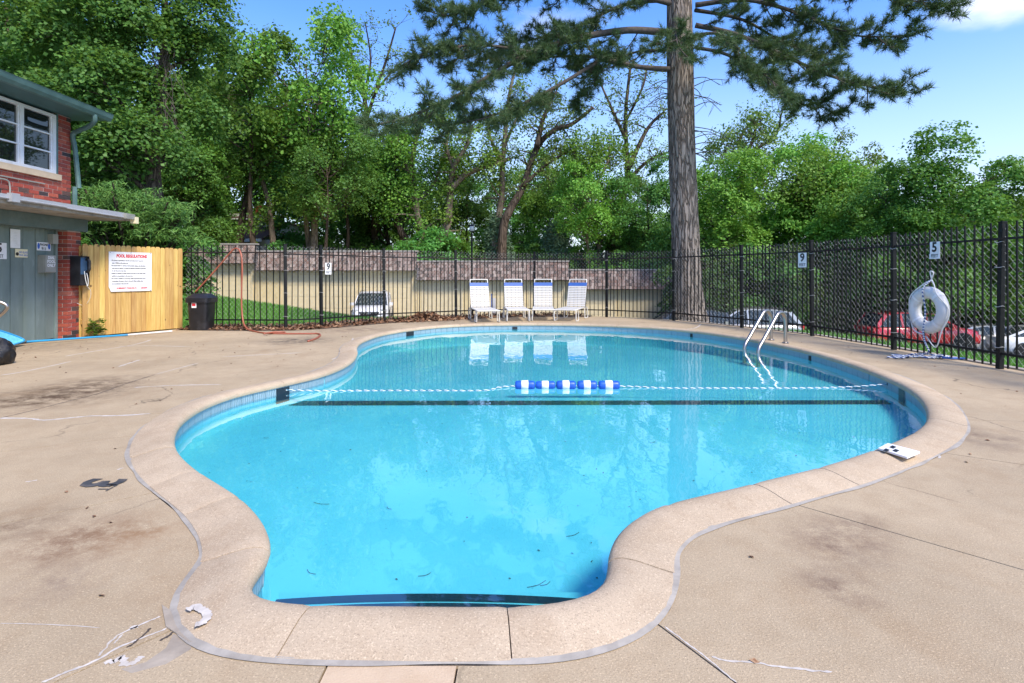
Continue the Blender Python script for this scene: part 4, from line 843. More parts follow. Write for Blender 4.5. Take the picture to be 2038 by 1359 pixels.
# wall fittings, skimmer mouth and white plate on the coping
for px, py, w, h_, mt in ((811, 657, .24, .09, 'ink'), (1026, 649, .12, .05, 'ink'), (1382, 660, .06, .07, 'ink'), (1569, 703, .06, .07, 'ink')):
    q = G(px, py); i = near_idx(q.x, q.y); c = POOL[i]+NRM[i]*.02; a = math.atan2(NRM[i][1], NRM[i][0])+math.pi/2
    mb = MB(); mb.box((c[0], c[1], -.075), (w, .014, h_), Matrix.Rotation(a, 3, 'Z')); mb.build('wall_fitting', M[mt], pool)
wpz = .047; wpl = thing('white_plate', 'white flat plate with three black squares lying on the coping at right', 'plate', G(1790, 899, wpz))
mb = MB(); mb.poly([G(x, y, wpz) for x, y in ((1748, 895), (1767, 885), (1831, 902), (1805, 913))], (0, 0, .012)); mb.build('board', M['sign_white'], wpl)
for qd in (((1770, 890), (1776, 886.5), (1784, 889.5), (1778, 893)), ((1757, 896), (1763, 892.5), (1771, 895.5), (1765, 899)), ((1776, 897), (1782, 893.5), (1790, 896.5), (1784, 900))):
    mb = MB(); mb.poly([G(x, y, wpz+.0125) for x, y in qd], (0, 0, .002)); mb.build('square', M['ink'], wpl)
# depth number painted on the deck
c = G(199, 961, .003); o = text('3', .3, c, (0, -1, 0), (1, 0, 0), M['worn_paint'], 'depth_numeral', deck, .012, lift=.001)
c = G(212, 970, .003); text('FT', .1, c, (0, -1, 0), (1, 0, 0), M['worn_paint'], 'depth_lettering', deck, .0, lift=.001)
# ring buoy, its cord and the rope heap
p, d = at_px(10, 1861); nrm = Vector((d.y, -d.x, 0)); rc = p+nrm*.1+Vector((0, 0, .69)); rb = thing('ring_buoy', 'white ring buoy hung by cord on the right hand fence', 'ring buoy', rc)
V = []; nu, nv = 44, 14
for i in range(nu):
    a = 2*math.pi*i/nu; cdir = d*math.cos(a)+Vector((0, 0, 1))*math.sin(a)
    for k in range(nv): b = 2*math.pi*k/nv; V.append(rc+cdir*(.255+.088*math.cos(b))+nrm*.075*math.sin(b))
mb = MB(); mb.add(V, [(i*nv+k, ((i+1) % nu)*nv+k, ((i+1) % nu)*nv+(k+1) % nv, i*nv+(k+1) % nv) for i in range(nu) for k in range(nv)]); mb.build('ring', M['ring'], rb, True)
for a0 in (.8, 2.4, 3.9, 5.5):
    mb = MB(); rings_ = []
    for da in (-.07, .07):
        cdir = d*math.cos(a0+da)+Vector((0, 0, 1))*math.sin(a0+da); rings_.append([rc+cdir*(.255+.092*math.cos(b))+nrm*.079*math.sin(b) for b in np.linspace(0, 6.283, 17)[:-1]])
    mb.add(rings_[0]+rings_[1], [(k, (k+1) % 16, 16+(k+1) % 16, 16+k) for k in range(16)]); mb.build('band', M['sign_white'], rb, True)
kn = p+nrm*.05+Vector((0, 0, 1.13)); mb = MB()
mb.tube(smooth_path([kn, rc+d*.1+Vector((0, 0, .37)), rc+d*.24+nrm*.08+Vector((0, 0, .24)), rc+d*.36+Vector((0, 0, 0)), rc+d*.3+nrm*.06+Vector((0, 0, -.28)), rc+d*.2+nrm*.06+Vector((0, 0, -.52)), rc+d*.02+nrm*.05+Vector((0, 0, -.38))], 6), .008, 6)
mb.tube(smooth_path([kn, rc-d*.1+Vector((0, 0, .37)), rc-d*.3+nrm*.04+Vector((0, 0, .18)), rc-d*.35+Vector((0, 0, -.1)), rc-d*.18+nrm*.08+Vector((0, 0, -.3)), rc+nrm*.08+Vector((0, 0, -.36))], 6), .008, 6)
mb.tube(smooth_path([kn+Vector((0, 0, .02)), kn+d*.03+Vector((0, 0, .1)), kn-d*.03+Vector((0, 0, .12)), kn], 5), .009, 6); mb.build('cord', M['rope_white'], rb, True)
mb = MB(); mb.tube(smooth_path([kn, rc+nrm*.09+Vector((0, 0, .3)), rc+nrm*.05+Vector((0, 0, 0)), rc+nrm*.08+Vector((0, 0, -.3)), rc+d*.05+nrm*.1+Vector((0, 0, -.45)), rc+d*.12+nrm*.1+Vector((0, 0, -.6)), Vector((rc.x-.05, rc.y+.15, .03))], 8), .012, 6); mb.build('throw_rope', M['rope'], rb, True)
mb = MB(); c = G(1832, 711, .012); pts = []
for i in range(90): t = i*.47; pts.append(Vector((c.x+.36*math.sin(t*.31)+random.gauss(0, .05), c.y+.07*math.cos(t)+random.gauss(0, .03), .014+abs(random.gauss(0, .016)))))
mb.tube(smooth_path(pts, 4), .011, 5); tag(mb.build('rope_heap', M['rope'], None, True), 'tangle of blue and white rope heaped on the deck under the ring buoy', 'rope')
mb = MB(); pts = [c+Vector((.22+.05*i, -.12-.02*i+random.gauss(0, .02), .012)) for i in range(6)]; mb.tube(smooth_path(pts, 4), .016, 6); tag(mb.build('rope_end', M['blue_vinyl'], None, True), 'frayed blue rope end on the deck beside the rope tangle', 'rope')
# lounge chairs
def lounge():
    t = thing('lounge_chair', '', 'lounge chair'); w = .27; sh = .3; sl = 1.3; ba = R(68); bl = .83
    for s in (-1, 1):
        mb = MB(); mb.tube([(s*w, 0, sh), (s*w, -sl, sh)], .015, 8)
        for y0, y1 in ((-.12, .2), (-sl+.08, -sl-.12+.42)):
            ya, yb = (y0, y1)
            mb.tube(smooth_path([(s*w, ya, sh), (s*(w+.012), ya-.03, sh-.06), (s*(w+.02), ya-.05, .05), (s*(w+.02), ya-.02, .016), (s*(w+.02), yb-.02, .016), (s*(w+.02), yb+.03, .05), (s*(w+.012), yb, sh-.06), (s*w, yb-.02, sh)], 5), .013, 8)
        mb.build('side_frame', M['white_metal'], t, True)
    mb = MB(); mb.tube(smooth_path([(-w, -sl, sh), (-w+.02, -sl-.05, sh), (w-.02, -sl-.05, sh), (w, -sl, sh)], 5), .015, 8); mb.tube([(-w, .02, sh), (w, .02, sh)], .013, 8); mb.build('cross_bar', M['white_metal'], t, True)
    dz, dy = math.sin(ba), math.cos(ba); bw = .245
    pt = lambda s, k: (s*bw, k*dy, sh+k*dz)
    mb = MB(); mb.tube([pt(-1, 0), pt(-1, bl-.05)]+smooth_path([pt(-1, bl-.05), pt(-.97, bl-.015), pt(-.88, bl), pt(.88, bl), pt(.97, bl-.015), pt(1, bl-.05)], 4)+[pt(1, 0)], .016, 8); mb.build('back_frame', M['white_metal'], t, True)
    strap = MB(); strap.box((0, 0, 0), (2*bw+.03, .036, .008)); sw = strap.mesh('strap', M['white_vinyl'])
    nb_ = 12
    for i in range(nb_):
        k = .05+i*.0505; o = link('strap', sw, t); o.location = (0, k*dy-.017*dz, sh+k*dz+.017*dy); o.rotation_euler = (ba, 0, 0)
    mb = MB(); k = .052+nb_*.0505+.02; mb.box((0, k*dy-.018*dz, sh+k*dz+.018*dy), (2*bw+.034, .1, .01), Matrix.Rotation(ba, 3, 'X')); o = mb.build('head_strap', M['blue_vinyl'], t); tag(o, 'blue strap across the head end')
    ns = 24
    for i in range(ns): o = link('strap', sw, t); o.location = (0, -.05-i*.0525, sh+.014); o.scale = (1.07, 1, 1)
    return t
LC = lounge(); spots = [(956, 15.38, 12, 'lounge chair nearest the lamp post, leftmost in the row by the back fence'), (1023, 15.7, 5, 'second lounge chair from the left, in front of the fence'), (1081, 15.85, -3, 'third lounge chair from the left, nearly touching its left neighbour'), (1146, 15.7, -19, 'lounge chair turned to the left, rightmost of the white row')]
cs = [LC]+[copy_tree(LC) for _ in range(3)]
for o, (px, Y, yaw, lab) in zip(cs, spots):
    o.location = ((px-CX)*Y/F, Y, 0); o.rotation_euler = (0, 0, R(yaw)); tag(o, 'white strapped '+lab, 'lounge chair', 'lounge chairs along the back fence')
bb = thing('blue_strip', 'narrow dark blue upright strip on a pale board behind the leftmost lounge chair', 'board', P(979, 600, 16.6)); c = bb.location
mb = MB(); mb.box((c.x, c.y, c.z-.15), (.045, .03, .75)); mb.build('strip', M['blue_ink'], bb); mb = MB(); mb.box((c.x+.06, c.y+.03, c.z-.2), (.1, .015, .6)); mb.build('board', M['sign_white'], bb)
# weed at the foot of the board fence
def plant(name, label, cat, base, n, h, r_, mt, ls):
    t = thing(name, label, cat, base); st = MB(); V = []; Fc = []
    for i in range(n):
        a = random.uniform(0, 6.283); e = Vector((math.cos(a)*r_*random.uniform(.3, 1), math.sin(a)*r_*random.uniform(.3, 1), h*random.uniform(.35, 1))); b = Vector(base); st.tube(smooth_path([b, b+Vector((e.x*.4, e.y*.4, e.z*.7)), b+e], 3), .004, 4)
        for k in range(4):
            q = b+e*(.5+.17*k) if k < 3 else b+e; a2 = random.uniform(0, 6.283); u = Vector((math.cos(a2), math.sin(a2), random.uniform(-.3, .4)))*ls; v = Vector((-math.sin(a2), math.cos(a2), .1))*ls*.45; m_ = len(V)
            V += [q, q+u*.5+v+Vector((0, 0, .02)), q+u, q+u*.5-v+Vector((0, 0, .02))]; Fc.append((m_, m_+1, m_+2, m_+3))
    st.build('stem', mt, t); mb = MB(); mb.V, mb.F = [tuple(x) for x in V], Fc; mb.build('leaves', mt, t, fix=False)
plant('weed', 'green leafy weed growing at the foot of the board fence', 'weed', (-8.0, 10.8, 0), 12, .36, .22, M['leaf_weed'], .12)
# ------------------------------------------------------------------ garages
GY = 31.5
def gx(px, Y=GY): return (px-CX)*Y/F
def gh(py, Y=GY): return H-(py-HY)*Y/F
def garage(px0, px1, yt, yb, base, doors, label, roofmore):
    x0, x1, zt, zb = gx(px0), gx(px1), gh(yt), gh(yb); t = thing('garage', label, 'garage', ((x0+x1)/2, GY, base), 'row of stepped garages behind the back fence')
    mb = MB(); mb.bbox((x0, GY+.06, base-.3), (x1, GY+6, zt-.75)); xs_ = [x0]+sum([[gx(a), gx(b)] for a, b, _ in doors], [])+[x1]
    for a, b in zip(xs_[0::2], xs_[1::2]): mb.bbox((a, GY, base-.3), (b, GY+.058, zb+.1))
    for a, b, top in doors: mb.bbox((gx(a), GY, gh(top)), (gx(b), GY+.058, zb+.1))
    mb.build('wall', M['cream'], t)
    for a, b, top in doors:
        xa, xb, zz = gx(a), gx(b), gh(top); dm = MB(); dm.bbox((xa+.004, GY+.03, base-.2), (xb-.004, GY+.056, zz-.004)); dr = dm.build('garage_door', M['cream_door'], t)
        nn = max(2, int((xb-xa)/.62)); ph = (zz-base)/4
        for i in range(4):
            for j in range(nn):
                m2 = MB(); w_ = (xb-xa)/nn; m2.bbox((xa+w_*j+.05, GY+.018, base+ph*i+.05), (xa+w_*(j+1)-.05, GY+.029, base+ph*(i+1)-.05)); m2.build('panel', M['cream_door'], dr)
        m2 = MB()
        for xx in (xa-.05, xb+.05): m2.bbox((xx-.045, GY-.02, base-.2), (xx+.045, GY-.001, zz+.03))
        m2.bbox((xa-.1, GY-.021, zz+.031), (xb+.1, GY-.001, zz+.1)); m2.build('door_frame', M['cream_door'], t)
    # mansard: sloping deck with rows of single shingles (joined), grey cap board
    bot, top = Vector((0, GY-.42, zb)), Vector((0, GY-.08, zt-.06)); sl = (top-bot); Ln = sl.length; sl.normalize(); nr = Vector((0, -sl.z, sl.y))
    mb = MB(); mb.add([(x0, bot.y, bot.z), (x1, bot.y, bot.z), (x1, top.y, top.z), (x0, top.y, top.z), (x0, GY+.06, zb+.002), (x1, GY+.06, zb+.002), (x1, GY+.06, zt-.06), (x0, GY+.06, zt-.06)], [(0, 1, 2, 3), (1, 0, 4, 5), (0, 3, 7, 4), (2, 1, 5, 6), (3, 2, 6, 7)]); mb.build('mansard', M['dark_shingle'], t)
    sh = MB(); rws = 6; rh = Ln/rws; rot0 = Matrix((Vector((1, 0, 0)), sl, nr if nr.dot(Vector((0, -1, 0))) > 0 else -nr)).transposed()
    nr = rot0.col[2]
    for r_ in range(rws):
        x = x0+(random.random()*.15)
        while x < x1-.06:
            w_ = min(random.uniform(.12, .2), x1-x); c = bot+sl*(rh*(r_+.5)+random.uniform(-.012, .012))+nr*(.02+random.uniform(0, .018)); sh.box((x+w_/2, c.y, c.z), (w_-.012, rh*1.08, .022), rot0 @ Matrix.Rotation(R(-5), 3, 'X')); x += w_
    tag(sh.build('shingles', M['shingle'], t, fix=False), kind='stuff')
    mb = MB(); mb.bbox((x0-.05, GY-.16, zt-.055), (x1+.05, GY+.2, zt+.02)); mb.build('cap_board', M['shingle_board'], t)
garage(290, 511, 485, 524, -.8, [(391, 500, 541)], 'leftmost and highest garage, its mansard roof seen above the rubbish bin', 0)
garage(512, 830, 499, 538, -1.35, [(560, 706, 546), (727, 818, 552)], 'garage behind the white parked car with brownish shingled mansard', 0)
garage(831, 1131, 519, 557, -1.95, [(843, 918, 562), (936, 1042, 565), (1056, 1122, 571)], 'garage behind the lounge chairs, one step lower', 0)
garage(1132, 1375, 536, 575, -2.3, [(1150, 1222, 584), (1238, 1326, 577)], 'lowest garage at the right end, ending behind the pine trunk', 0)
# ------------------------------------------------------------------ cars
def car(label, paint, suv, loc, yaw, scale=1., group=None):
    t = thing('parked_car', label, 'car', (0, 0, 0), group)
    if suv: st = [(-2.28, .42, .86, .74), (-2.2, .3, .98, .86), (-1.9, .26, 1.05, .915), (-1.2, .24, 1.06, .93), (0, .24, 1.05, .93), (.95, .25, 1.04, .925), (1.5, .26, 1.0, .91), (1.95, .28, .93, .88), (2.2, .3, .82, .8), (2.3, .36, .7, .68)]; gr = [(-2.12, 1.03, .8, 1.05), (-1.75, 1.03, .74, 1.56), (-1.2, 1.03, .72, 1.66), (-.2, 1.03, .71, 1.68), (.4, 1.03, .7, 1.6), (1.22, 1.02, .8, 1.05)]
    else: st = [(-2.3, .42, .8, .72), (-2.22, .32, .92, .82), (-1.8, .26, .96, .88), (-1.1, .24, .96, .9), (0, .24, .95, .9), (.9, .25, .93, .9), (1.5, .26, .86, .88), (2., .28, .78, .84), (2.25, .3, .66, .74), (2.33, .36, .58, .62)]; gr = [(-1.85, .94, .74, .97), (-1.0, .94, .66, 1.36), (-.5, .94, .64, 1.43), (.1, .94, .63, 1.42), (.4, .94, .64, 1.34), (1.15, .9, .76, .95)]
    mb = MB(); V = []; n = 12
    for x, zb, zt, hw in st:
        dz = zt-zb; half = [(hw*.86, zb), (hw*.97, zb+.1*dz), (hw, zb+.35*dz), (hw*1.0, zb+.62*dz), (hw*.965, zb+.86*dz), (hw*.86, zt)]
        V += [(x, y, z) for y, z in half]+[(x, -y, z) for y, z in half[::-1]]
    Fc = [(i*n+k, i*n+(k+1) % n, (i+1)*n+(k+1) % n, (i+1)*n+k) for i in range(len(st)-1) for k in range(n)]+[tuple(range(n)), tuple((len(st)-1)*n+k for k in reversed(range(n)))]
    mb.add(V, Fc); mb.build('body', paint, t, 50)
    mb = MB(); V = []
    for x, zb, hw, zt in gr: hb = min(.9, hw+(zt-zb)*.2); V += [(x, hb, zb), (x, hw, zt-.02), (x, hw*.8, zt), (x, -hw*.8, zt), (x, -hw, zt-.02), (x, -hb, zb)]
    Fc = [(i*6+k, i*6+k+1, (i+1)*6+k+1, (i+1)*6+k) for i in range(len(gr)-1) for k in range(5)]
    mb.add(V, Fc+[tuple(range(6)), tuple((len(gr)-1)*6+k for k in range(6))]); mb.build('window_glass', M['car_glass'], t, 40)
    rf = MB(); V = []; tops = gr[1:-1]
    for x, zb, hw, zt in tops: V += [(x, hw+.012, zt-.05), (x, hw+.008, zt-.012), (x, hw*.8, zt+.012), (x, -hw*.8, zt+.012), (x, -hw-.008, zt-.012), (x, -hw-.012, zt-.05)]
    rf.add(V, [(i*6+k, i*6+k+1, (i+1)*6+k+1, (i+1)*6+k) for i in range(len(tops)-1) for k in range(5)]); rf.build('roof', paint, t, 40)
    def pil(*a_): m5 = MB(); m5.beam(*a_); m5.build('pillar', paint, t)
    for s in (-1, 1):
        P0 = lambda i, e=0: Vector((gr[i][0], s*(gr[i][2]+.01), gr[i][3]-.03)); Q0 = lambda x, hw=.88 if suv else .86: Vector((x, s*min(.9, hw), gr[0][1]+.01))
        pil(P0(1), Vector((gr[0][0], s*(gr[0][2]+.02), gr[0][1]+.01)), .16 if suv else .1, .03, (0, s, .3)); pil(P0(len(gr)-2), Vector((gr[-1][0], s*(gr[-1][2]+.03), gr[-1][1]+.01)), .07, .03, (0, s, .3))
        xm = .0 if suv else -.2; ztop = 1.63 if suv else 1.38; pil((xm, s*(gr[3][2]+.015), ztop), (xm-.05, s*.845, gr[0][1]), .07, .025, (0, s, .3))
        if suv: pil((-1.12, s*(gr[2][2]+.015), 1.62), (-1.05, s*.845, gr[0][1]), .09, .025, (0, s, .3))
    for s in (-1, 1):
        for x in (-1.35, 1.42):
            hw = .925 if suv else .895; wr_ = .36 if suv else .32
            mb = MB(); mb.lathe([(wr_+.07, -.04), (wr_+.07, .006), (wr_+.02, .008)], (x, s*hw, wr_+.02), 22, 'y') if s > 0 else mb.lathe([(wr_+.07, .04), (wr_+.07, -.006), (wr_+.02, -.008)], (x, s*hw, wr_+.02), 22, 'y'); mb.build('wheel_arch', M['car_black'], t)
            mb = MB(); mb.lathe([(wr_*.62, -.1), (wr_*.95, -.1), (wr_, -.07), (wr_, .07), (wr_*.95, .1), (wr_*.64, .1), (wr_*.62, .07)], (x, s*(hw-.075), wr_), 22, 'y'); wh = mb.build('wheel', M['tyre'], t, 40)
            mb = MB(); c = Vector((x, s*(hw+.012), wr_)); mb.lathe([(wr_*.66, -.01), (wr_*.66, .012), (wr_*.58, .014), (wr_*.58, -.012)], c, 22, 'y'); mb.lathe([(.06, -.01), (.06, .012), (.03, .016)], c, 10, 'y')
            for k in range(5): a = k*1.2566+.3; u = Vector((math.cos(a), 0, math.sin(a))); mb.beam(c+u*.05, c+u*wr_*.6, .05, .014, (0, 1, 0))
            mb.build('rim', M['rim'], wh)
        lx = 2.14 if suv else 2.1; lz = .8 if suv else .66
        mb = MB(); mb.box((lx, s*.66, lz), (.22, .3, .13), Matrix.Rotation(-s*R(24), 3, 'Z')); mb.build('headlight', M['lamp_glass'], t)
        mb = MB(); mb.box((-2.2, s*.72, .9 if suv else .8), (.12, .22, .18), Matrix.Rotation(s*R(16), 3, 'Z')); mb.build('tail_light', M['paint_red'], t)
        mb = MB(); mb.box((.92, s*.98, 1.08 if suv else 1.0), (.13, .2, .14)); mb.build('mirror', paint, t)
        hd = MB()
        for x in (-.75, .25): hd = MB(); hd.box((x, s*.932 if suv else s*.905, .88 if suv else .8), (.2, .025, .03)); hd.build('door_handle', paint, t)
        sm = MB()
        for x in (-1.0, -.05, .9): sm.bbox((x-.006, s*.9, .34), (x+.006, s*(.9345 if suv else .905), .9 if suv else .8))
        sm.bbox((-.95, s*.9, .26), (1.0, s*.938, .34)); sm.build('door_seam', M['car_black'], t)
    mb = MB(); z0 = .62 if suv else .5; mb.poly([Vector((2.295 if suv else 2.3, y, z)) for y, z in ((-.5, z0+.14), (.5, z0+.14), (.42, z0), (.3, z0-.08), (-.3, z0-.08), (-.42, z0))], (.03, 0, 0)); gl_ = mb.build('grille', M['car_black'], t)
    mb = MB(); mb.bbox((2.326, -.44, z0+.085), (2.338, -.1, z0+.105)); mb.bbox((2.326, .1, z0+.085), (2.338, .44, z0+.105)); mb.lathe([(.075, 0), (.06, .014), (.02, .02)], (2.326, 0, z0+.05), 14, 'x'); mb.build('chrome_bar', M['rim'], gl_)
    mb = MB(); mb.bbox((2.2, -.6, .3), (2.315, .6, .42)); mb.build('lower_grille', M['car_black'], t)
    if suv:
        mb = MB()
        for s in (-1, 1): mb.tube(smooth_path([(-1.6, s*.62, 1.6), (-1.5, s*.62, 1.68), (.1, s*.62, 1.72), (.35, s*.6, 1.64)], 4), .016, 5)
        mb.build('roof_rail', M['car_black'], t)
    t.location = loc; t.rotation_euler = (0, 0, R(yaw)); t.scale = (scale,)*3
    return t
def gz(x, y): return float(max(ground_h(x, y), drive_h(x)))+.03
for lab, pt_, sv, px, Y, yaw, zz, sc in (('white parked car facing the pool in front of the garages', 'paint_white', True, 743, 29.2, -81, -1.31, .98), ('bright red parked SUV seen side-on through the right hand fence', 'paint_red', True, 1823, 25.2, -4, -2.09, .99),
                              ('silver parked car just right of the pine trunk behind the fence', 'paint_silver', True, 1478, 25.4, 172, -2.0, 1.02), ('dark parked car half hidden by the left side of the pine trunk', 'paint_dark', True, 1355, 25.5, 176, -2.0, 1.0),
                              ('pale parked car in front of the red SUV at right', 'paint_pale', False, 1972, 26.6, -14, -2.6, 1.02), ('white sedan half outside the right edge of the picture', 'paint_white', False, 2085, 25.2, -14, -2.5, 1.)):
    x = gx(px, Y); car(lab, M[pt_], sv, (x, Y, zz), yaw, sc)
# ------------------------------------------------------------------ lamp post, houses beyond the trees, block walls
lp = thing('lamp_post', 'black lamp post with white globe behind the back fence', 'lamp post', (gx(939, 18.6), 18.6, -.9)); c = lp.location
mb = MB(); mb.tube([(c.x, c.y, -1.), (c.x, c.y, .2), (c.x, c.y, .25), (c.x, c.y, gh(463, 18.6))], [.055, .055, .035, .03], 8); mb.build('pole', M['black_iron'], lp); zl = gh(462, 18.6)
mb = MB(); mb.lathe([(.03, 0), (.055, .02), (.06, .03)], (c.x, c.y, zl), 12); mb.build('collar', M['black_iron'], lp); mb = MB(); mb.lathe([(.085, .2), (.06, .23), (.015, .27)], (c.x, c.y, zl), 12); mb.build('cap', M['black_iron'], lp); mb = MB(); mb.lathe([(.055, .031), (.08, .09), (.08, .15), (.07, .199)], (c.x, c.y, zl), 14); mb.build('globe', M['lamp_white'], lp, True)
hs = thing('distant_house', 'pale sided house with red brick chimney and brown roof glimpsed between the trees', 'house', (gx(515, 46), 46, -1)); Y = 46
mb = MB(); mb.bbox((gx(430, Y), Y, -1), (gx(533, Y), Y+7, gh(436, Y))); mb.bbox((gx(512, Y), Y-3.2, -1), (gx(575, Y), Y-.01, gh(482, Y))); mb.build('wall', M['lining'], hs)
for i in range(8):
    z = gh(452, Y)+i*.14; mb = MB(); mb.bbox((gx(430, Y), Y-.03, z), (gx(533, Y), Y-.002, z+.125)); mb.build('siding_board', M['lining'], hs)
mb = MB(); mb.bbox((gx(503, Y), Y+.5, gh(440, Y)), (gx(532, Y), Y+1.3, gh(411, Y))); mb.bbox((gx(501, Y), Y+.45, gh(411, Y)), (gx(534, Y), Y+1.35, gh(408, Y))); mb.build('chimney', M['chimney'], hs)
mb = MB(); mb.poly([Vector((gx(488, Y), Y-3.6, gh(481, Y))), Vector((gx(488, Y), Y-.04, gh(451, Y))), Vector((gx(488, Y), Y-.04, gh(455, Y))), Vector((gx(488, Y), Y-3.6, gh(484, Y)))], (gx(560, Y)-gx(488, Y), 0, 0)); mb.build('roof', M['brown_roof'], hs)
mb = MB(); mb.poly([Vector((gx(425, Y), Y-.3, gh(432, Y))), Vector((gx(540, Y), Y-.3, gh(437, Y))), Vector((gx(540, Y), Y+7.3, gh(437, Y))), Vector((gx(425, Y), Y+7.3, gh(432, Y)))], (0, 0, .12)); mb.build('roof', M['brown_roof'], hs)
mb = MB(); mb.bbox((gx(488, Y), Y-3.7, gh(486, Y)), (gx(560, Y), Y-3.61, gh(480.5, Y))); mb.bbox((gx(425, Y), Y-.4, gh(437.5, Y)), (gx(540, Y), Y-.31, gh(435, Y))); mb.build('gutter', M['sign_white'], hs)
mb = MB(); mb.tube([(gx(533, Y), Y-.2, gh(437, Y)), (gx(532, Y), Y-.1, gh(452, Y))], .06, 6); mb.build('downpipe', M['sign_white'], hs)
bwm = MB(); bwm.box((0, 0, 0), (.4, .2, .18)); bw_me = bwm.mesh('block', M['stone_wall'])
def blockwall(name, label, cat, px0, px1, Y, zt, zb, win=False):
    x0, x1 = gx(px0, Y), gx(px1, Y); t = thing(name, label, cat, (x0, Y, zb)); mb = MB(); mb.bbox((x0, Y+.12, zb), (x1, Y+(4 if win else .3), zt)); mb.build('wall', M['mortar'], t); z = zb+.1; r_ = 0
    while z < zt-.05:
        x = x0+(.2 if r_ % 2 else 0)
        while x < x1-.1: o = link('block', bw_me, t); o.location = (x+.2-x0, .11+random.uniform(-.02, .02), z-zb); x += .41
        z += .19; r_ += 1
    mb = MB(); mb.bbox((x0-.1, Y-.05, zt), (x1+.1, Y+.4, zt+.1)); mb.build('coping', M['mortar'], t)
blockwall('block_wall', 'low pale block wall behind the red and pale cars', 'wall', 1884, 1946, 31.5, gh(616, 31.5), -2.9)
t_ = blockwall('stone_house', 'pale stone house half hidden by leaves at the right edge', 'house', 1978, 2060, 36, gh(524, 36), -1.6, True)
# ------------------------------------------------------------------ trees
def leaves(name, centres, normals_, per, cr_, leaf, seed, mt, flat=.4, up=.5, asp=.5):
    g_ = np.random.default_rng(seed); m_ = len(centres); n = m_*per; C = np.repeat(centres, per, 0); N = np.repeat(normals_, per, 0); cr_ = np.repeat(cr_, per) if hasattr(cr_, '__len__') else cr_
    o = g_.normal(0, 1, (n, 3)); o -= N*((o*N).sum(1)*(1-flat))[:, None]; p = C+o*(np.asarray(cr_).reshape(-1, 1) if hasattr(cr_, '__len__') else cr_)*.55
    p[:, 2] -= .12*(o[:, 0]**2+o[:, 1]**2)*.3*leaf
    w = N*.6+g_.normal(0, .55, (n, 3))+[0, 0, up]; w /= np.linalg.norm(w, axis=1)[:, None]; a = g_.normal(0, 1, (n, 3)); u = np.cross(w, a); u /= np.linalg.norm(u, axis=1)[:, None]; v = np.cross(w, u)
    s = leaf*g_.uniform(.65, 1.25, n)[:, None]; V = np.empty((n, 4, 3)); V[:, 0] = p-u*s*.5; V[:, 1] = p+v*s*asp+w*s*.12; V[:, 2] = p+u*s*.5-w*s*.08; V[:, 3] = p-v*s*asp+w*s*.12
    return np_mesh(name, V.reshape(-1, 3), np.arange(4*n).reshape(n, 4), mt)
def shell(lobes, total, seed, inner_=.5, low=-.35):
    g_ = np.random.default_rng(seed); L_ = np.array(lobes, float); wt = L_[:, 3]**2; wt /= wt.sum(); k = g_.choice(len(L_), total, p=wt); d = g_.normal(0, 1, (total*3, 3)); d /= np.linalg.norm(d, axis=1)[:, None]; d = d[d[:, 2] > low]; d = np.resize(d, (total, 3))
    r_ = g_.uniform(inner_**2, 1.08, total)**.5; c = L_[k, :3]+d*r_[:, None]*L_[k, 3:4]*[1, 1, .85]; return c, d
def skeleton(lobes, H0, seed, r0, lean=0., twig=2, rmin=.012):
    rd = random.Random(seed); mb = MB(); tp = []; sway = [(rd.uniform(-1, 1)*.018*H0, rd.uniform(-1, 1)*.018*H0) for _ in range(6)]
    for i in range(6): f = i/5; tp.append(Vector((sway[i][0]*(i > 0)+lean*f, sway[i][1]*(i > 0), f*H0*.86)))
    sp = smooth_path(tp, 5); rr = [r0*(1.25 if i == 0 else 1)*(1-.88*i/(len(sp)-1)) for i in range(len(sp))]; mb.tube(sp, rr, 8)
    for (x, y, z, r_) in [l_[:4] for l_ in lobes]:
        k = max(3, min(len(sp)-4, int((z-.35*math.hypot(x, y)-r_*.3)/(H0*.86)*len(sp)))); a = sp[k]; e = Vector((x, y, z+r_*.2)); q = smooth_path([a, a.lerp(e, .4)+Vector((rd.uniform(-.2, .2), rd.uniform(-.2, .2), -.03*(e-a).length)), a.lerp(e, .75)+Vector((rd.uniform(-.25, .25), rd.uniform(-.2, .2), .0)), e], 4)
        ra = rr[k]*.6; mb.tube(q, [max(rmin, ra*(1-.85*i/(len(q)-1))) for i in range(len(q))], 6)
        for t_ in range(twig*3):
            b = q[rd.randint(4, len(q)-1)]; d = Vector((rd.gauss(0, 1), rd.gauss(0, 1), rd.uniform(-.2, 1))).normalized()*r_*rd.uniform(.5, 1); mb.tube([b, b+d*.5+Vector((0, 0, .05)), b+d], [rmin*1.6, rmin*1.2, rmin*.6], 4)
    return mb
KIND = {}
def mk_kind(name, H0, nl, clumps, per, leaf, seed, spread=.3, zc=.62, zr=.33, lr=(.1, .17), r0=.02, **kw):
    rd = random.Random(seed); lobes = []
    for i in range(nl):
        a = i*2.399+rd.uniform(-.4, .4); f = (i+.5)/nl; z = zc+zr*(2*f-1); rad = spread*math.sqrt(max(.05, 1-((z-zc)/(zr*1.12))**2))*rd.uniform(.45, 1.05); lobes.append((math.cos(a)*rad*H0, math.sin(a)*rad*H0, z*H0, rd.uniform(*lr)*H0))
    c, d = shell(lobes, clumps, seed, kw.get('inner', .5)); d = d*.75+np.array([0, 0, .35]); d /= np.linalg.norm(d, axis=1)[:, None]
    cr_ = kw.get('cr', .055)*H0*np.random.default_rng(seed+1).uniform(.6, 1.3, clumps)
    me = leaves('crown', c, d, per, cr_, leaf, seed, M['leaf_mid'], kw.get('flat', .38), kw.get('up', .5), kw.get('asp', .42))
    KIND[name] = (me, skeleton(lobes, H0, seed, r0*H0, kw.get('lean', 0), kw.get('twig', 2)).mesh('trunk', M['trunk'], True, fix=False), H0)
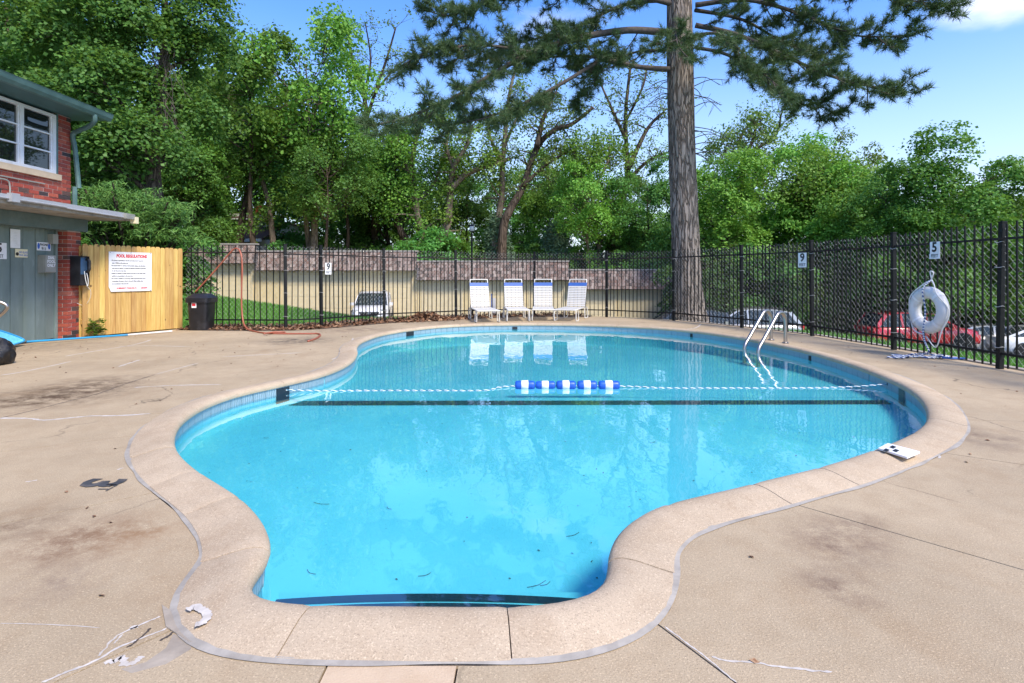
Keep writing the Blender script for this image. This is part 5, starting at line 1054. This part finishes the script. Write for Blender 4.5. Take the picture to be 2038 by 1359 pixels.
mk_kind('maple', 12, 17, 300, 88, .18, 3); mk_kind('oak', 12, 14, 290, 88, .18, 14, spread=.34, zc=.58, zr=.36); mk_kind('elm', 12, 19, 270, 80, .175, 25, spread=.24, zc=.56, zr=.4, lr=(.08, .14))
mk_kind('airy', 12, 15, 190, 30, .17, 31, spread=.26, zc=.66, zr=.32, lr=(.07, .13), r0=.014, twig=5, cr=.045); mk_kind('lean', 12, 12, 190, 50, .18, 47, spread=.25, zc=.74, zr=.24, lr=(.08, .14), r0=.015, twig=4, lean=2.2)
mk_kind('high', 12, 14, 200, 60, .18, 61, spread=.29, zc=.75, zr=.21, lr=(.08, .13), r0=.017, twig=4)
mk_kind('bush', 4, 14, 230, 80, .12, 52, spread=.42, zc=.5, zr=.42, lr=(.16, .26), r0=.02, cr=.075); mk_kind('thicket', 4, 18, 260, 75, .12, 67, spread=.5, zc=.5, zr=.42, lr=(.14, .24), r0=.02, cr=.08)
# juniper: flat feathery sprays;  cone: small blue-green evergreen
def mk_cone():
    g_ = np.random.default_rng(5); n = 420; f = g_.uniform(.02, .98, n)**.8; a = g_.uniform(0, 6.283, n); r_ = (1-f)*1.25*g_.uniform(.6, 1.05, n)+.08; c = np.c_[np.cos(a)*r_, np.sin(a)*r_, f*4]; d = np.c_[np.cos(a), np.sin(a), .5*np.ones(n)]; d /= np.linalg.norm(d, axis=1)[:, None]
    me = leaves('crown', c, d, 34, .28, .16, 9, M['leaf_blue'], .5, .2, .14); mb = MB(); mb.tube([(0, 0, 0), (0, 0, 3.7)], [.09, .02], 7); KIND['cone'] = (me, mb.mesh('trunk', M['trunk'], True), 4)
mk_cone()
def tree(name, label, cat, kind, mt, px, top, Y, base=None, ws=1., rot=None, lean=0., bark='trunk', group=None, X=None):
    me, tr, H0 = KIND[kind]; x = gx(px, Y) if X is None else X; b = (float(ground_h(x, Y))-.05) if base is None else base; h = gh(top, Y)-b; s = h/H0/1.02
    t = thing(name, label, cat, (x, Y, b), group); t.scale = (s*ws, s*ws, s); t.rotation_euler = (0, R(lean), random.uniform(0, 6.28) if rot is None else R(rot))
    for nm, m_, q in (('crown', me, mt), ('trunk', tr, bark)):
        o = link(nm, m_, t); o.material_slots[0].link = 'OBJECT'; o.material_slots[0].material = M[q]
    return t
TR = [  # name, label, kind, leaf, px, top, distance, width, lean, bark, base
 ('tall_tree', 'tall light green tree behind the garage step at left', 'high', 'leaf_light', 612, 40, 31, .82, 0, 'trunk_pale', -.8), ('tall_tree', 'mid green tree between the big maple and the light green tree', 'high', 'leaf_mid', 500, 62, 30, .85, 0, 'trunk', -.5),
 ('tall_tree', 'broad green tree right of the tall light green tree', 'high', 'leaf_mid', 690, 200, 40, .85, 0, 'trunk', -.9),
 ('tree', 'dark tree under the big maple behind the juniper', 'oak', 'leaf_dark', 330, 190, 27, .9, 0, 'trunk', -.3), ('tree', 'leafy tree above the first garage roof', 'high', 'leaf_mid', 385, 250, 28, 1., 0, 'trunk', -.3),
 ('tree', 'dark green tree above the roof of the second garage', 'high', 'leaf_dark', 650, 270, 29, .95, 0, 'trunk', -.8),


 ('tree', 'yellowish tree left of the pine, above the lowest garage', 'high', 'leaf_light', 1170, 320, 36, .9, 0, 'trunk_pale', -1.6), ('tree', 'dark leafy tree touching the left side of the pine trunk', 'oak', 'leaf_dark', 1290, 320, 30, .85, 0, 'trunk', -1.8),
 ('tree', 'green tree seen between the pine limbs above the chairs', 'high', 'leaf_light', 1090, 285, 43, .8, 0, 'trunk', -1.4), ('tree', 'mid green tree behind the lamp post', 'high', 'leaf_mid', 930, 320, 43, 1., 0, 'trunk', -1.2),
 ('tree', 'mid green tree above the right end of the second garage', 'elm', 'leaf_mid', 770, 270, 43, 1., 0, 'trunk', -1.),
 ('tree', 'yellow-green tree just right of the pine trunk', 'elm', 'leaf_light', 1440, 300, 30, 1.05, 0, 'trunk', -2.), ('tree', 'scraggy tree with bare top branches right of the pine', 'airy', 'leaf_olive', 1490, 215, 33, .85, 0, 'trunk', -2.), ('tree', 'olive tree behind the right fence, third from the pine', 'oak', 'leaf_light', 1560, 270, 32, .8, 0, 'trunk', -2.),
 ('tree', 'thin topped tree in the gap of sky at right', 'airy', 'leaf_olive', 1675, 262, 35, .8, 0, 'trunk', -2.), ('tree', 'yellow-green tree left of the rounded bush-like tree', 'maple', 'leaf_light', 1650, 330, 30, .95, 0, 'trunk', -2.), ('round_tree', 'rounded bright green tree on the right against the sky', 'oak', 'leaf_mid', 1895, 268, 25.5, 1., 0, 'trunk', -2.1),
 ('tree', 'lower green tree left of the rounded tree at right', 'maple', 'leaf_mid', 1770, 345, 26, .95, 0, 'trunk', -2.1), ('tree', 'green tree cut by the right edge of the picture', 'oak', 'leaf_mid', 2030, 330, 27, .95, 0, 'trunk', -2.2),
 ('tree', 'dark crown at the upper left corner', 'oak', 'leaf_dark', 20, -260, 25, .8, 0, 'trunk', -.2)]
for nm, lab, kd, lf, px, top, Y, ws, ln, bk_, b in TR: tree(nm, lab, 'tree', kd, lf, px, top, Y+(6 if 100 < px < 1400 and Y < 33.5 else 0), b, ws, None, ln, bk_)
far = [(-260, 60, 40), (-120, 40, 42), (60, 40, 40), (190, 60, 44), (330, 90, 46), (450, 150, 54), (560, 200, 53), (660, 260, 46), (770, 330, 52), (880, 350, 50), (1000, 345, 54), (1120, 340, 52), (1240, 350, 50), (1350, 360, 47), (1450, 370, 50), (1550, 375, 48), (1660, 385, 46), (1760, 395, 46), (1860, 395, 45), (1960, 385, 44), (2060, 385, 44), (2160, 360, 42), (2280, 330, 40), (2400, 300, 38)]
ORD = ['first', 'second', 'third', 'fourth', 'fifth', 'sixth', 'seventh', 'eighth', 'ninth', 'tenth', 'eleventh', 'twelfth', 'thirteenth', 'fourteenth', 'fifteenth', 'sixteenth', 'seventeenth', 'eighteenth']
ins_ = [f for f in far if 0 < f[0] < 2038]
for i, (px, top, Y) in enumerate(far): tree('background_tree', '%s tree from the left in the far belt behind the garages' % ORD[ins_.index((px, top, Y))] if (px, top, Y) in ins_ else 'tree of the far belt beyond the side edges of the picture', 'tree', ('elm', 'oak', 'maple')[i % 3], ('leaf_mid', 'leaf_light', 'leaf_mid', 'leaf_dark')[i % 4], px, top, Y, -1.2, 1.05, None, 0, 'trunk', 'trees of the belt far behind')
und = [(x, 478+14*math.sin(i*2.1), 38.5+2*math.sin(i*1.3)) for i, x in enumerate(range(330, 1420, 64)) if not 450 < x < 570]
for i, (px, top, Y) in enumerate(und):
    tree('shrub', '%s shrub from the left in the dark undergrowth behind the garages' % ORD[i], 'shrub', ('thicket', 'bush')[i % 2], ('leaf_dark', 'leaf_mid')[i % 2], px, top, Y, -2.2, 1.0, None, 0, 'trunk', 'undergrowth behind the garages')
tree('small_conifer', 'small blue-green conifer rising behind the first lounge chairs', 'conifer', 'cone', 'leaf_blue', 990, 428, 38, -2, 1.0); tree('small_conifer', 'small blue-green conifer rising behind the rightmost lounge chair', 'conifer', 'cone', 'leaf_blue', 1108, 445, 38, -2, 1.25)
tree('shrub', 'light green shrub overhanging the end of the second garage roof', 'shrub', 'bush', 'leaf_mid', 862, 470, 38, -2, .9)
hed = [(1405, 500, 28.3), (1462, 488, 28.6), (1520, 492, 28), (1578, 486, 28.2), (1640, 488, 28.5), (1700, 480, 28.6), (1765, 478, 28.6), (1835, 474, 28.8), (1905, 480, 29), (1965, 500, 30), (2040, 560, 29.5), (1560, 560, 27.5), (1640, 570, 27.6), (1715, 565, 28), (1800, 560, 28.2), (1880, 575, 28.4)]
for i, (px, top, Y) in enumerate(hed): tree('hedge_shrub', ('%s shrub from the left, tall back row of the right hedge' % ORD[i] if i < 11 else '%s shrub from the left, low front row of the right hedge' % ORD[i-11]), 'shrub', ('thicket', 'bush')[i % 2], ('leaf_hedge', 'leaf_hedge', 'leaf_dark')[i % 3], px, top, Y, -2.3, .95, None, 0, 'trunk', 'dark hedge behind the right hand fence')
# trees whose own trunks and boughs show: (picture points, girth) at one distance, with foliage along the upper boughs
def bough_tree(label, Y, boughs, base, lf, bark, n_tw, clump, per, seed, leaf=.17, start=.35, name='tree'):
    rd = random.Random(seed); q0 = P(*boughs[0][0][0], Y); t = thing(name, label, 'tree', (q0.x, Y, base)); o = Vector((q0.x, Y, base)); C, N, Rr = [], [], []; tr = MB()
    for bi, (pts, r0, r1) in enumerate(boughs):
        w = [P(x, y, Y)-o+Vector((0, rd.uniform(-.5, .5)*(i > 0), 0)) for i, (x, y) in enumerate(pts)]
        if bi == 0: w = [Vector((w[0].x-.1*(w[1].x-w[0].x), 0, 0))]+w
        q = smooth_path(w, 6); n = len(q); rr = [(r0+(r1-r0)*i/(n-1))*Y/F for i in range(n)]; tr.tube(q, rr, 8)
        for k in range(n_tw):
            i = rd.randint(int(n*(start if bi == 0 else .15)), n-1); a = q[i]; d = Vector((rd.gauss(0, 1), rd.gauss(0, 1), rd.gauss(.45, .5))).normalized()*rd.uniform(.5, 1.7); e = smooth_path([a, a+d*.5+Vector((rd.gauss(0, .12), rd.gauss(0, .12), .05)), a+d], 3); tr.tube(e, [max(.012, rr[i]*.4*(1-.8*j/(len(e)-1))) for j in range(len(e))], 5)
            for j in (2, 4, 6):
                if rd.random() < .8: f = (d*.5+Vector((rd.gauss(0, .4), rd.gauss(0, .4), rd.gauss(.15, .3)))); tr.tube([e[j], e[j]+f*.6], [.013, .006], 4); C.append(e[j]+f*.6); N.append(f.normalized())
            C.append(e[-1]); N.append(d.normalized())
    link('trunk', tr.mesh('trunk', M[bark], True, fix=False), t)
    N = np.array([tuple(v) for v in N])+[0, 0, .5]; N /= np.linalg.norm(N, axis=1)[:, None]
    link('crown', leaves('crown', np.array([tuple(v) for v in C]), N, per, clump, leaf, seed, M[lf], .5, .4, .42), t); return t
bough_tree('tree with short leaning bare trunk above the second garage', 38.5, [([(806, 490), (800, 462), (787, 416), (778, 370), (790, 320), (800, 280)], 9, 3), ([(787, 416), (765, 380), (745, 340)], 4, 2)], -2, 'leaf_mid', 'trunk', 22, .75, 46, 101)
bough_tree('tree with pale crooked trunk left of the lamp post', 38, [([(846, 500), (842, 470), (833, 431), (818, 339), (829, 270), (846, 240)], 10, 3), ([(820, 350), (800, 310), (790, 270)], 4, 2), ([(833, 400), (865, 360), (880, 310)], 4, 2)], -2, 'leaf_light', 'trunk_pale', 22, .7, 40, 102)
bough_tree('forked tree with a long bough reaching right behind the lamp post', 37, [([(866, 512), (878, 480), (891, 440), (895, 378), (903, 339), (929, 293), (938, 255)], 11, 3), ([(895, 378), (929, 346), (983, 327), (1016, 315)], 7, 3), ([(903, 339), (890, 290), (900, 250)], 4, 2)], -2, 'leaf_light', 'trunk_pale', 18, .65, 30, 103)
bough_tree('tall slim bare-boughed tree above the second lounge chair', 37.5, [([(984, 500), (991, 439), (999, 385), (1000, 339), (1006, 262), (1014, 185), (1024, 140)], 9, 2.5), ([(1004, 290), (1030, 230), (1060, 190)], 4, 1.5), ([(1000, 330), (975, 270), (965, 215)], 4, 1.5)], -2, 'leaf_olive', 'trunk_pale', 20, .5, 16, 104, .16)
bough_tree('dark slanting tree leaning right above the third lounge chair', 36.5, [([(1000, 470), (1014, 420), (1041, 370), (1068, 293), (1100, 262), (1140, 244), (1180, 215)], 10, 3), ([(1068, 293), (1083, 231), (1108, 180)], 6, 2), ([(1041, 370), (1085, 330), (1130, 300)], 4, 2)], -2, 'leaf_olive', 'trunk', 20, .5, 15, 105, .16)
bough_tree('slim tree with straight trunk left of the lowest garage', 37, [([(1193, 500), (1191, 485), (1180, 416), (1176, 362), (1184, 300)], 6, 2.5), ([(1178, 390), (1150, 340), (1140, 300)], 3, 1.5), ([(1178, 380), (1205, 330), (1215, 290)], 3, 1.5)], -2.3, 'leaf_light', 'trunk_pale', 20, .7, 36, 106)
bough_tree('bare branched tree spreading its boughs left of the pine trunk', 37.8, [([(1212, 512), (1222, 447), (1241, 400), (1249, 339), (1245, 231), (1254, 130)], 9, 2.5), ([(1249, 339), (1291, 254), (1325, 218)], 6, 1.5), ([(1247, 280), (1215, 220), (1195, 160)], 4, 1.5), ([(1248, 360), (1290, 320), (1325, 305)], 4, 2), ([(1246, 240), (1275, 180), (1290, 130)], 3, 1.5)], -2.3, 'leaf_olive', 'trunk', 20, .45, 9, 107, .15)
bough_tree('tree with straight grey trunk rising between the two left garages', 36.5, [([(623, 515), (622, 470), (621, 370), (615, 300)], 10, 5), ([(621, 380), (650, 340), (660, 300)], 4, 2)], -1.6, 'leaf_light', 'trunk_pale', 14, .8, 40, 108, .18, .6)
bough_tree('tree with curved grey trunk just right of the far house', 36.8, [([(548, 510), (544, 480), (533, 400), (520, 340)], 8, 4)], -1.6, 'leaf_mid', 'trunk_pale', 12, .8, 44, 109, .18, .6)
bough_tree('dark trunked tree just left of the far house', 37.2, [([(478, 500), (480, 455), (490, 370), (494, 310)], 10, 5)], -1.4, 'leaf_dark', 'trunk', 12, .8, 44, 110, .18, .6)
bough_tree('thin sparse tree with few leaves against the blue sky left of the pine limbs', 42, [([(745, 420), (735, 320), (728, 240), (722, 180), (700, 110), (690, 40)], 8, 2), ([(728, 240), (748, 170), (770, 110), (790, 60)], 4, 1.5), ([(722, 190), (735, 120), (730, 50)], 3, 1), ([(700, 120), (675, 90), (668, 60)], 2, 1), ([(740, 190), (785, 130), (815, 110)], 2.5, 1)], -1.5, 'leaf_olive', 'trunk', 14, .4, 8, 111, .16, .45, 'sparse_tree')
bough_tree('scraggy tree with bare crooked top boughs right of the pine', 35, [([(1500, 480), (1495, 400), (1480, 330), (1500, 280), (1515, 230)], 8, 2), ([(1482, 340), (1470, 290), (1490, 250), (1520, 245)], 4, 1.5), ([(1490, 380), (1550, 320), (1570, 315)], 4, 1.5), ([(1500, 300), (1540, 270), (1555, 225)], 3, 1.5)], -2.3, 'leaf_olive', 'trunk', 16, .5, 14, 112, .16)
bough_tree('tree with dark forked trunk in the middle of the right-hand belt', 29.6, [([(1655, 490), (1645, 460), (1640, 430), (1630, 385), (1645, 345)], 9, 3), ([(1640, 440), (1600, 400), (1590, 360)], 5, 2), ([(1636, 410), (1690, 385), (1720, 370)], 5, 2)], -2.3, 'leaf_light', 'trunk', 22, .75, 46, 113, .16)
# big maple at left, built lobe by lobe
def big_maple():
    b = P(322, 470, 19.2); lobes = []
    for px, py, Y, r_ in ((110, 90, 18.6, 110), (235, 40, 18.4, 110), (95, 225, 18.2, 95), (205, 190, 18, 100), (320, 110, 19.6, 85), (400, 60, 19.8, 70), (275, 300, 18.4, 85), (375, 235, 20, 62), (30, 60, 19.6, 100), (330, -70, 19.4, 120), (170, -110, 19, 130), (205, 330, 18.8, 72), (20, -60, 20, 120), (420, -10, 19.6, 62), (150, 290, 18.8, 75), (340, 330, 19.6, 60), (300, 190, 19, 60), (400, 120, 20.2, 60), (250, -220, 20, 130), (60, -190, 20.5, 120), (10, 200, 19.8, 90)):
        p = P(px, py, Y); lobes.append((p.x-b.x, p.y-b.y, p.z+.1, r_*Y/F))
    c, d = shell(lobes, 760, 77, .6); d = d*.6+np.array([.1, -.15, .35]); d /= np.linalg.norm(d, axis=1)[:, None]
    t = thing('big_maple', 'huge dark green maple filling the upper left, its trunk draped with brown vines', 'tree', (b.x, b.y, 0))
    me = leaves('crown', c, d, 120, np.random.default_rng(4).uniform(.35, .75, 760), .13, 78, M['leaf_dark'], .35, .45, .42); link('crown', me, t)
    link('trunk', skeleton(lobes, 14, 12, .34).mesh('trunk', M['trunk'], True, fix=False), t)
    mb = MB()
    for i in range(70):
        px, py = random.uniform(300, 345), random.uniform(60, 250); p = P(px, py, 18.6)-Vector((b.x, b.y, 0)); e = Vector((random.gauss(0, .25), random.gauss(0, .12), -random.uniform(.5, 1.4))); mb.tube(smooth_path([p, p+e*.5+Vector((random.gauss(0, .12), 0, 0)), p+e], 3), random.uniform(.006, .014), 4)
    tag(link('vines', mb.mesh('vines', M['branch'], False, fix=False), t), 'brown stringy vines hanging from the trunk')
big_maple()
def juniper():
    b = P(270, 520, 14.6); t = thing('juniper', 'bright green feathery juniper spreading over the board fence', 'shrub', (b.x, b.y, -.1)); C, N = [], []
    g_ = np.random.default_rng(8)
    root = P(250, 500, 14.5)
    for k in range(120):
        px, py = [(190, 388), (235, 379), (285, 392), (330, 408), (365, 420), (385, 468), (352, 442), (312, 452), (222, 408), (172, 402), (262, 424), (205, 436), (340, 470), (290, 470), (240, 455), (165, 440)][k % 16]
        e = P(px+g_.normal(0, 13), py+g_.normal(0, 7), 14.1+g_.normal(0, .45))
        for f in np.linspace(.5, 1, 5):
            p = root.lerp(e, f)+Vector((g_.normal(0, .03), 0, .28*math.sin(f*2.2)-.2)); C.append(p-Vector((b.x, b.y, -.1))); N.append(Vector((g_.normal(.1, .2), g_.normal(-.35, .2), 1)).normalized())
    me = leaves('crown', np.array(C), np.array(N), 46, .24, .15, 21, M['leaf_ever'], .16, .15, .08); link('crown', me, t); mb = MB()
    for k in range(4, len(C), 15): mb.tube(smooth_path([Vector((C[k].x*.1, C[k].y*.1, .0)), C[k]*.5+Vector((0, 0, .3)), C[k]], 4), [.04-.0025*i for i in range(9)], 5)
    mb.build('trunk', M['trunk'], None); o = bpy.data.objects['trunk'] if False else [x for x in COL.objects if x.name.startswith('trunk') and x.parent is None][0]; o.parent = t
juniper()
tree('shrub', 'dark shrub between the juniper and the bin behind the board fence', 'shrub', 'thicket', 'leaf_dark', 300, 440, 17.5, -.3, 1.1); tree('shrub', 'dark shrub left behind the brick corner', 'shrub', 'thicket', 'leaf_dark', 190, 350, 19, -.3, .9); tree('shrub', 'dark shrub under the maple above the first garage', 'shrub', 'bush', 'leaf_dark', 395, 410, 38, -1.2, .8)
# ------------------------------------------------------------------ the big pine
def big_pine():
    BY = 15.5; base = P(1371, 640, BY); t = thing('big_pine', 'tall pine with fissured grey trunk rising through the back fence and limbs across the sky', 'tree', (base.x, base.y, -.2)); off = Vector((base.x, base.y, -.2))
    ax = smooth_path([P(1372, 664, BY), P(1371, 620, BY), P(1366, 520, BY), P(1361, 400, BY), P(1356, 250, BY), P(1353, 100, BY), P(1352, -60, BY), P(1353, -220, BY), P(1352, -380, BY+.1)], 16)
    wd = [(664, 46), (640, 37), (618, 31), (560, 27.5), (480, 26.5), (300, 25.5), (120, 25), (0, 24), (-150, 19), (-380, 6)]
    nu = 72; V = []; g_ = np.random.default_rng(3); phs = g_.uniform(0, 6.28, 16)
    for i, p in enumerate(ax):
        py = HY-(p.z-H)*F/BY; r_ = np.interp(-py, [-w[0] for w in wd], [w[1] for w in wd])*BY/F
        for k in range(nu):
            a = 2*math.pi*k/nu; fl_ = max(0, (py-560)/100)
            q = .5*math.sin(9*a+phs[0]+.9*math.sin(p.z*1.7))+.5*math.sin(14*a+phs[1]+1.3*math.sin(p.z*2.3+1))+.35*math.sin(23*a+phs[2]+2*math.sin(p.z*3.1+2)); rr = r_*(1+.035*q+.09*fl_*math.sin(5*a+phs[3]))
            V.append((p.x+rr*math.cos(a), p.y+rr*math.sin(a), p.z))
    mb = MB(); mb.add(V, [(i*nu+k, i*nu+(k+1) % nu, (i+1)*nu+(k+1) % nu, (i+1)*nu+k) for i in range(len(ax)-1) for k in range(nu)]); mb.build('trunk', M['pine_bark'], t, True, fix=False)
    limbs = [([(1336, 66, 15.4), (1250, 60, 15.3), (1150, 76, 15.), (1060, 104, 14.6), (980, 148, 14.2), (900, 196, 13.9), (800, 236, 13.7), (735, 250, 13.6)], .13), ([(1336, 138, 15.4), (1265, 132, 15.4), (1190, 114, 15.4), (1120, 112, 15.6), (1030, 120, 15.8)], .1), ([(1200, 116, 15.4), (1120, 165, 15.1), (1040, 206, 14.8), (960, 236, 14.5), (880, 250, 14.3)], .07),
             ([(1340, 8, 15.4), (1250, -12, 15.), (1120, -28, 14.6), (990, -8, 14.2), (900, 30, 13.9), (850, 20, 13.7)], .09), ([(1340, 0, 15.6), (1240, 10, 16.3), (1130, 60, 16.8), (1010, 90, 17.1), (900, 120, 17.3)], .08), ([(1335, 100, 15.5), (1260, 105, 16.), (1180, 150, 16.6), (1150, 200, 17)], .05), ([(1060, 104, 14.6), (960, 90, 14.2), (860, 100, 13.9), (800, 130, 13.8)], .05),
             ([(1384, 50, 15.5), (1470, 70, 15.2), (1560, 110, 14.9), (1650, 150, 14.6), (1740, 172, 14.4), (1800, 180, 14.3)], .09), ([(1384, 10, 15.5), (1490, 0, 15.2), (1600, 30, 15.), (1700, 70, 14.8), (1810, 70, 14.6)], .09), ([(1384, -40, 15.5), (1540, -50, 15.1), (1680, -30, 14.8), (1800, 0, 14.5), (1895, 8, 14.3)], .08), ([(1386, 95, 15.5), (1450, 110, 15.6), (1540, 165, 15.6), (1620, 205, 15.6), (1670, 228, 15.6)], .065), ([(1384, 20, 15.6), (1480, 40, 16.3), (1570, 90, 16.9), (1660, 120, 17.2)], .07), ([(1384, 70, 15.4), (1440, 70, 14.6), (1500, 130, 14.), (1560, 180, 13.7)], .06),
             ([(1360, 60, 15.2), (1345, 60, 14.6), (1350, 95, 14.1)], .05), ([(1352, -90, 15.4), (1200, -120, 15), (1050, -90, 14.6), (930, -70, 14.4)], .08), ([(1352, -120, 15.4), (1500, -130, 15), (1680, -110, 14.6), (1850, -90, 14.4)], .08), ([(1352, -200, 15.5), (1240, -240, 14.9), (1120, -230, 14.5)], .07), ([(1352, -200, 15.5), (1470, -240, 15.9), (1600, -220, 16.2)], .07), ([(1352, -300, 15.5), (1440, -330, 14.8)], .05), ([(1352, -310, 15.5), (1270, -340, 15.8)], .05)]
    rd = random.Random(21); TC, TD = [], []; tw = MB()
    for li, (pts, r0) in enumerate(limbs):
        q = smooth_path([P(*p) for p in pts], 7); mb = MB(); n = len(q); mb.tube(q, [max(.013, r0*.85*(1-.86*i/(n-1))) for i in range(n)], 8); mb.build('limb', M['branch'], t, True)
        ln = sum((q[i+1]-q[i]).length for i in range(n-1)); step = .16; acc = 0; sd_ = 1
        for i in range(n-1):
            seg = q[i+1]-q[i]; acc += seg.length; f = i/(n-1)
            while acc > step:
                acc -= step
                if f < .22 and rd.random() < (.75 if li not in (13,) else .1): continue
                sd_ = -sd_; d = seg.normalized(); side = Vector((-d.y, d.x, 0)).normalized() if abs(d.z) < .95 else Vector((1, 0, 0)); l2 = rd.uniform(.5, 1.25)*(1-.45*f)*(1 if rd.random() > .15 else 1.4)
                e = (d*rd.uniform(.35, .9)+side*sd_*rd.uniform(.2, 1)+Vector((0, 0, rd.uniform(-.75, .55)))).normalized()*l2; a = q[i].lerp(q[i+1], rd.random()); br = smooth_path([a, a+e*.5+Vector((0, 0, -.08*l2)), a+e+Vector((0, 0, .1*l2))], 4); tw.tube(br, [max(.006, .018*(1-.6*j/(len(br)-1))) for j in range(len(br))], 5)
                TC.append(br[-1]); TD.append((br[-1]-br[-2]).normalized())
                for j in range(2, len(br)-1):
                    for _ in range(2 if rd.random() < .6 else 3):
                        e2 = ((br[j+1]-br[j]).normalized()*.7+Vector((rd.gauss(0, .7), rd.gauss(0, .7), rd.gauss(.15, .5)))).normalized()*rd.uniform(.1, .32); tw.tube([br[j], br[j]+e2], [.006, .004], 4); TC.append(br[j]+e2); TD.append(e2.normalized())
        TC.append(q[-1]); TD.append((q[-1]-q[-2]).normalized())
    for k in range(26):                             # dead hanging twigs about the trunk
        a = P(rd.choice((1338, 1378)), rd.uniform(150, 330), BY); s = 1 if a.x > base.x-.15 else -1; e = Vector((s*rd.uniform(.3, 1.2), rd.uniform(-.5, .3), rd.uniform(-.7, .1))); br = smooth_path([a, a+e*.5+Vector((0, 0, .12)), a+e], 4); tw.tube(br, [.014-.001*j for j in range(len(br))], 5)
        for j in (4, 6): tw.tube([br[j], br[j]+Vector((rd.gauss(0, .2), rd.gauss(0, .2), rd.uniform(-.35, .1)))], .005, 4)
    tw.build('twigs', M['branch'], t, fix=False)
    C = np.array([tuple(c) for c in TC]); D = np.array([tuple(d) for d in TD]); m_ = len(C); per = 42; n = m_*per; g_ = np.random.default_rng(6)
    print('pine tufts', m_)
    CC, DD = np.repeat(C, per, 0), np.repeat(D, per, 0); w = DD*.55+g_.normal(0, .6, (n, 3))+[0, 0, .12]; w /= np.linalg.norm(w, axis=1)[:, None]; ln = g_.uniform(.12, .22, n)[:, None]; st = CC-DD*g_.uniform(0, .14, n)[:, None]; a = np.cross(w, g_.normal(0, 1, (n, 3))); a /= np.linalg.norm(a, axis=1)[:, None]
    V = np.empty((n, 3, 3)); V[:, 0] = st-a*.0065; V[:, 1] = st+a*.0065; V[:, 2] = st+w*ln; V = V.reshape(-1, 3)-np.array(tuple(off))
    link('needles', np_mesh('needles', V, np.arange(3*n).reshape(n, 3), M['needle']), t)
big_pine()
tri = sum(len(o.data.loop_triangles) if o.data.loop_triangles else sum(len(p.vertices)-2 for p in o.data.polygons) for o in {o.data.name: o for o in COL.objects if o.type == 'MESH'}.values())
print('unique triangles', tri, 'objects', len(COL.objects))
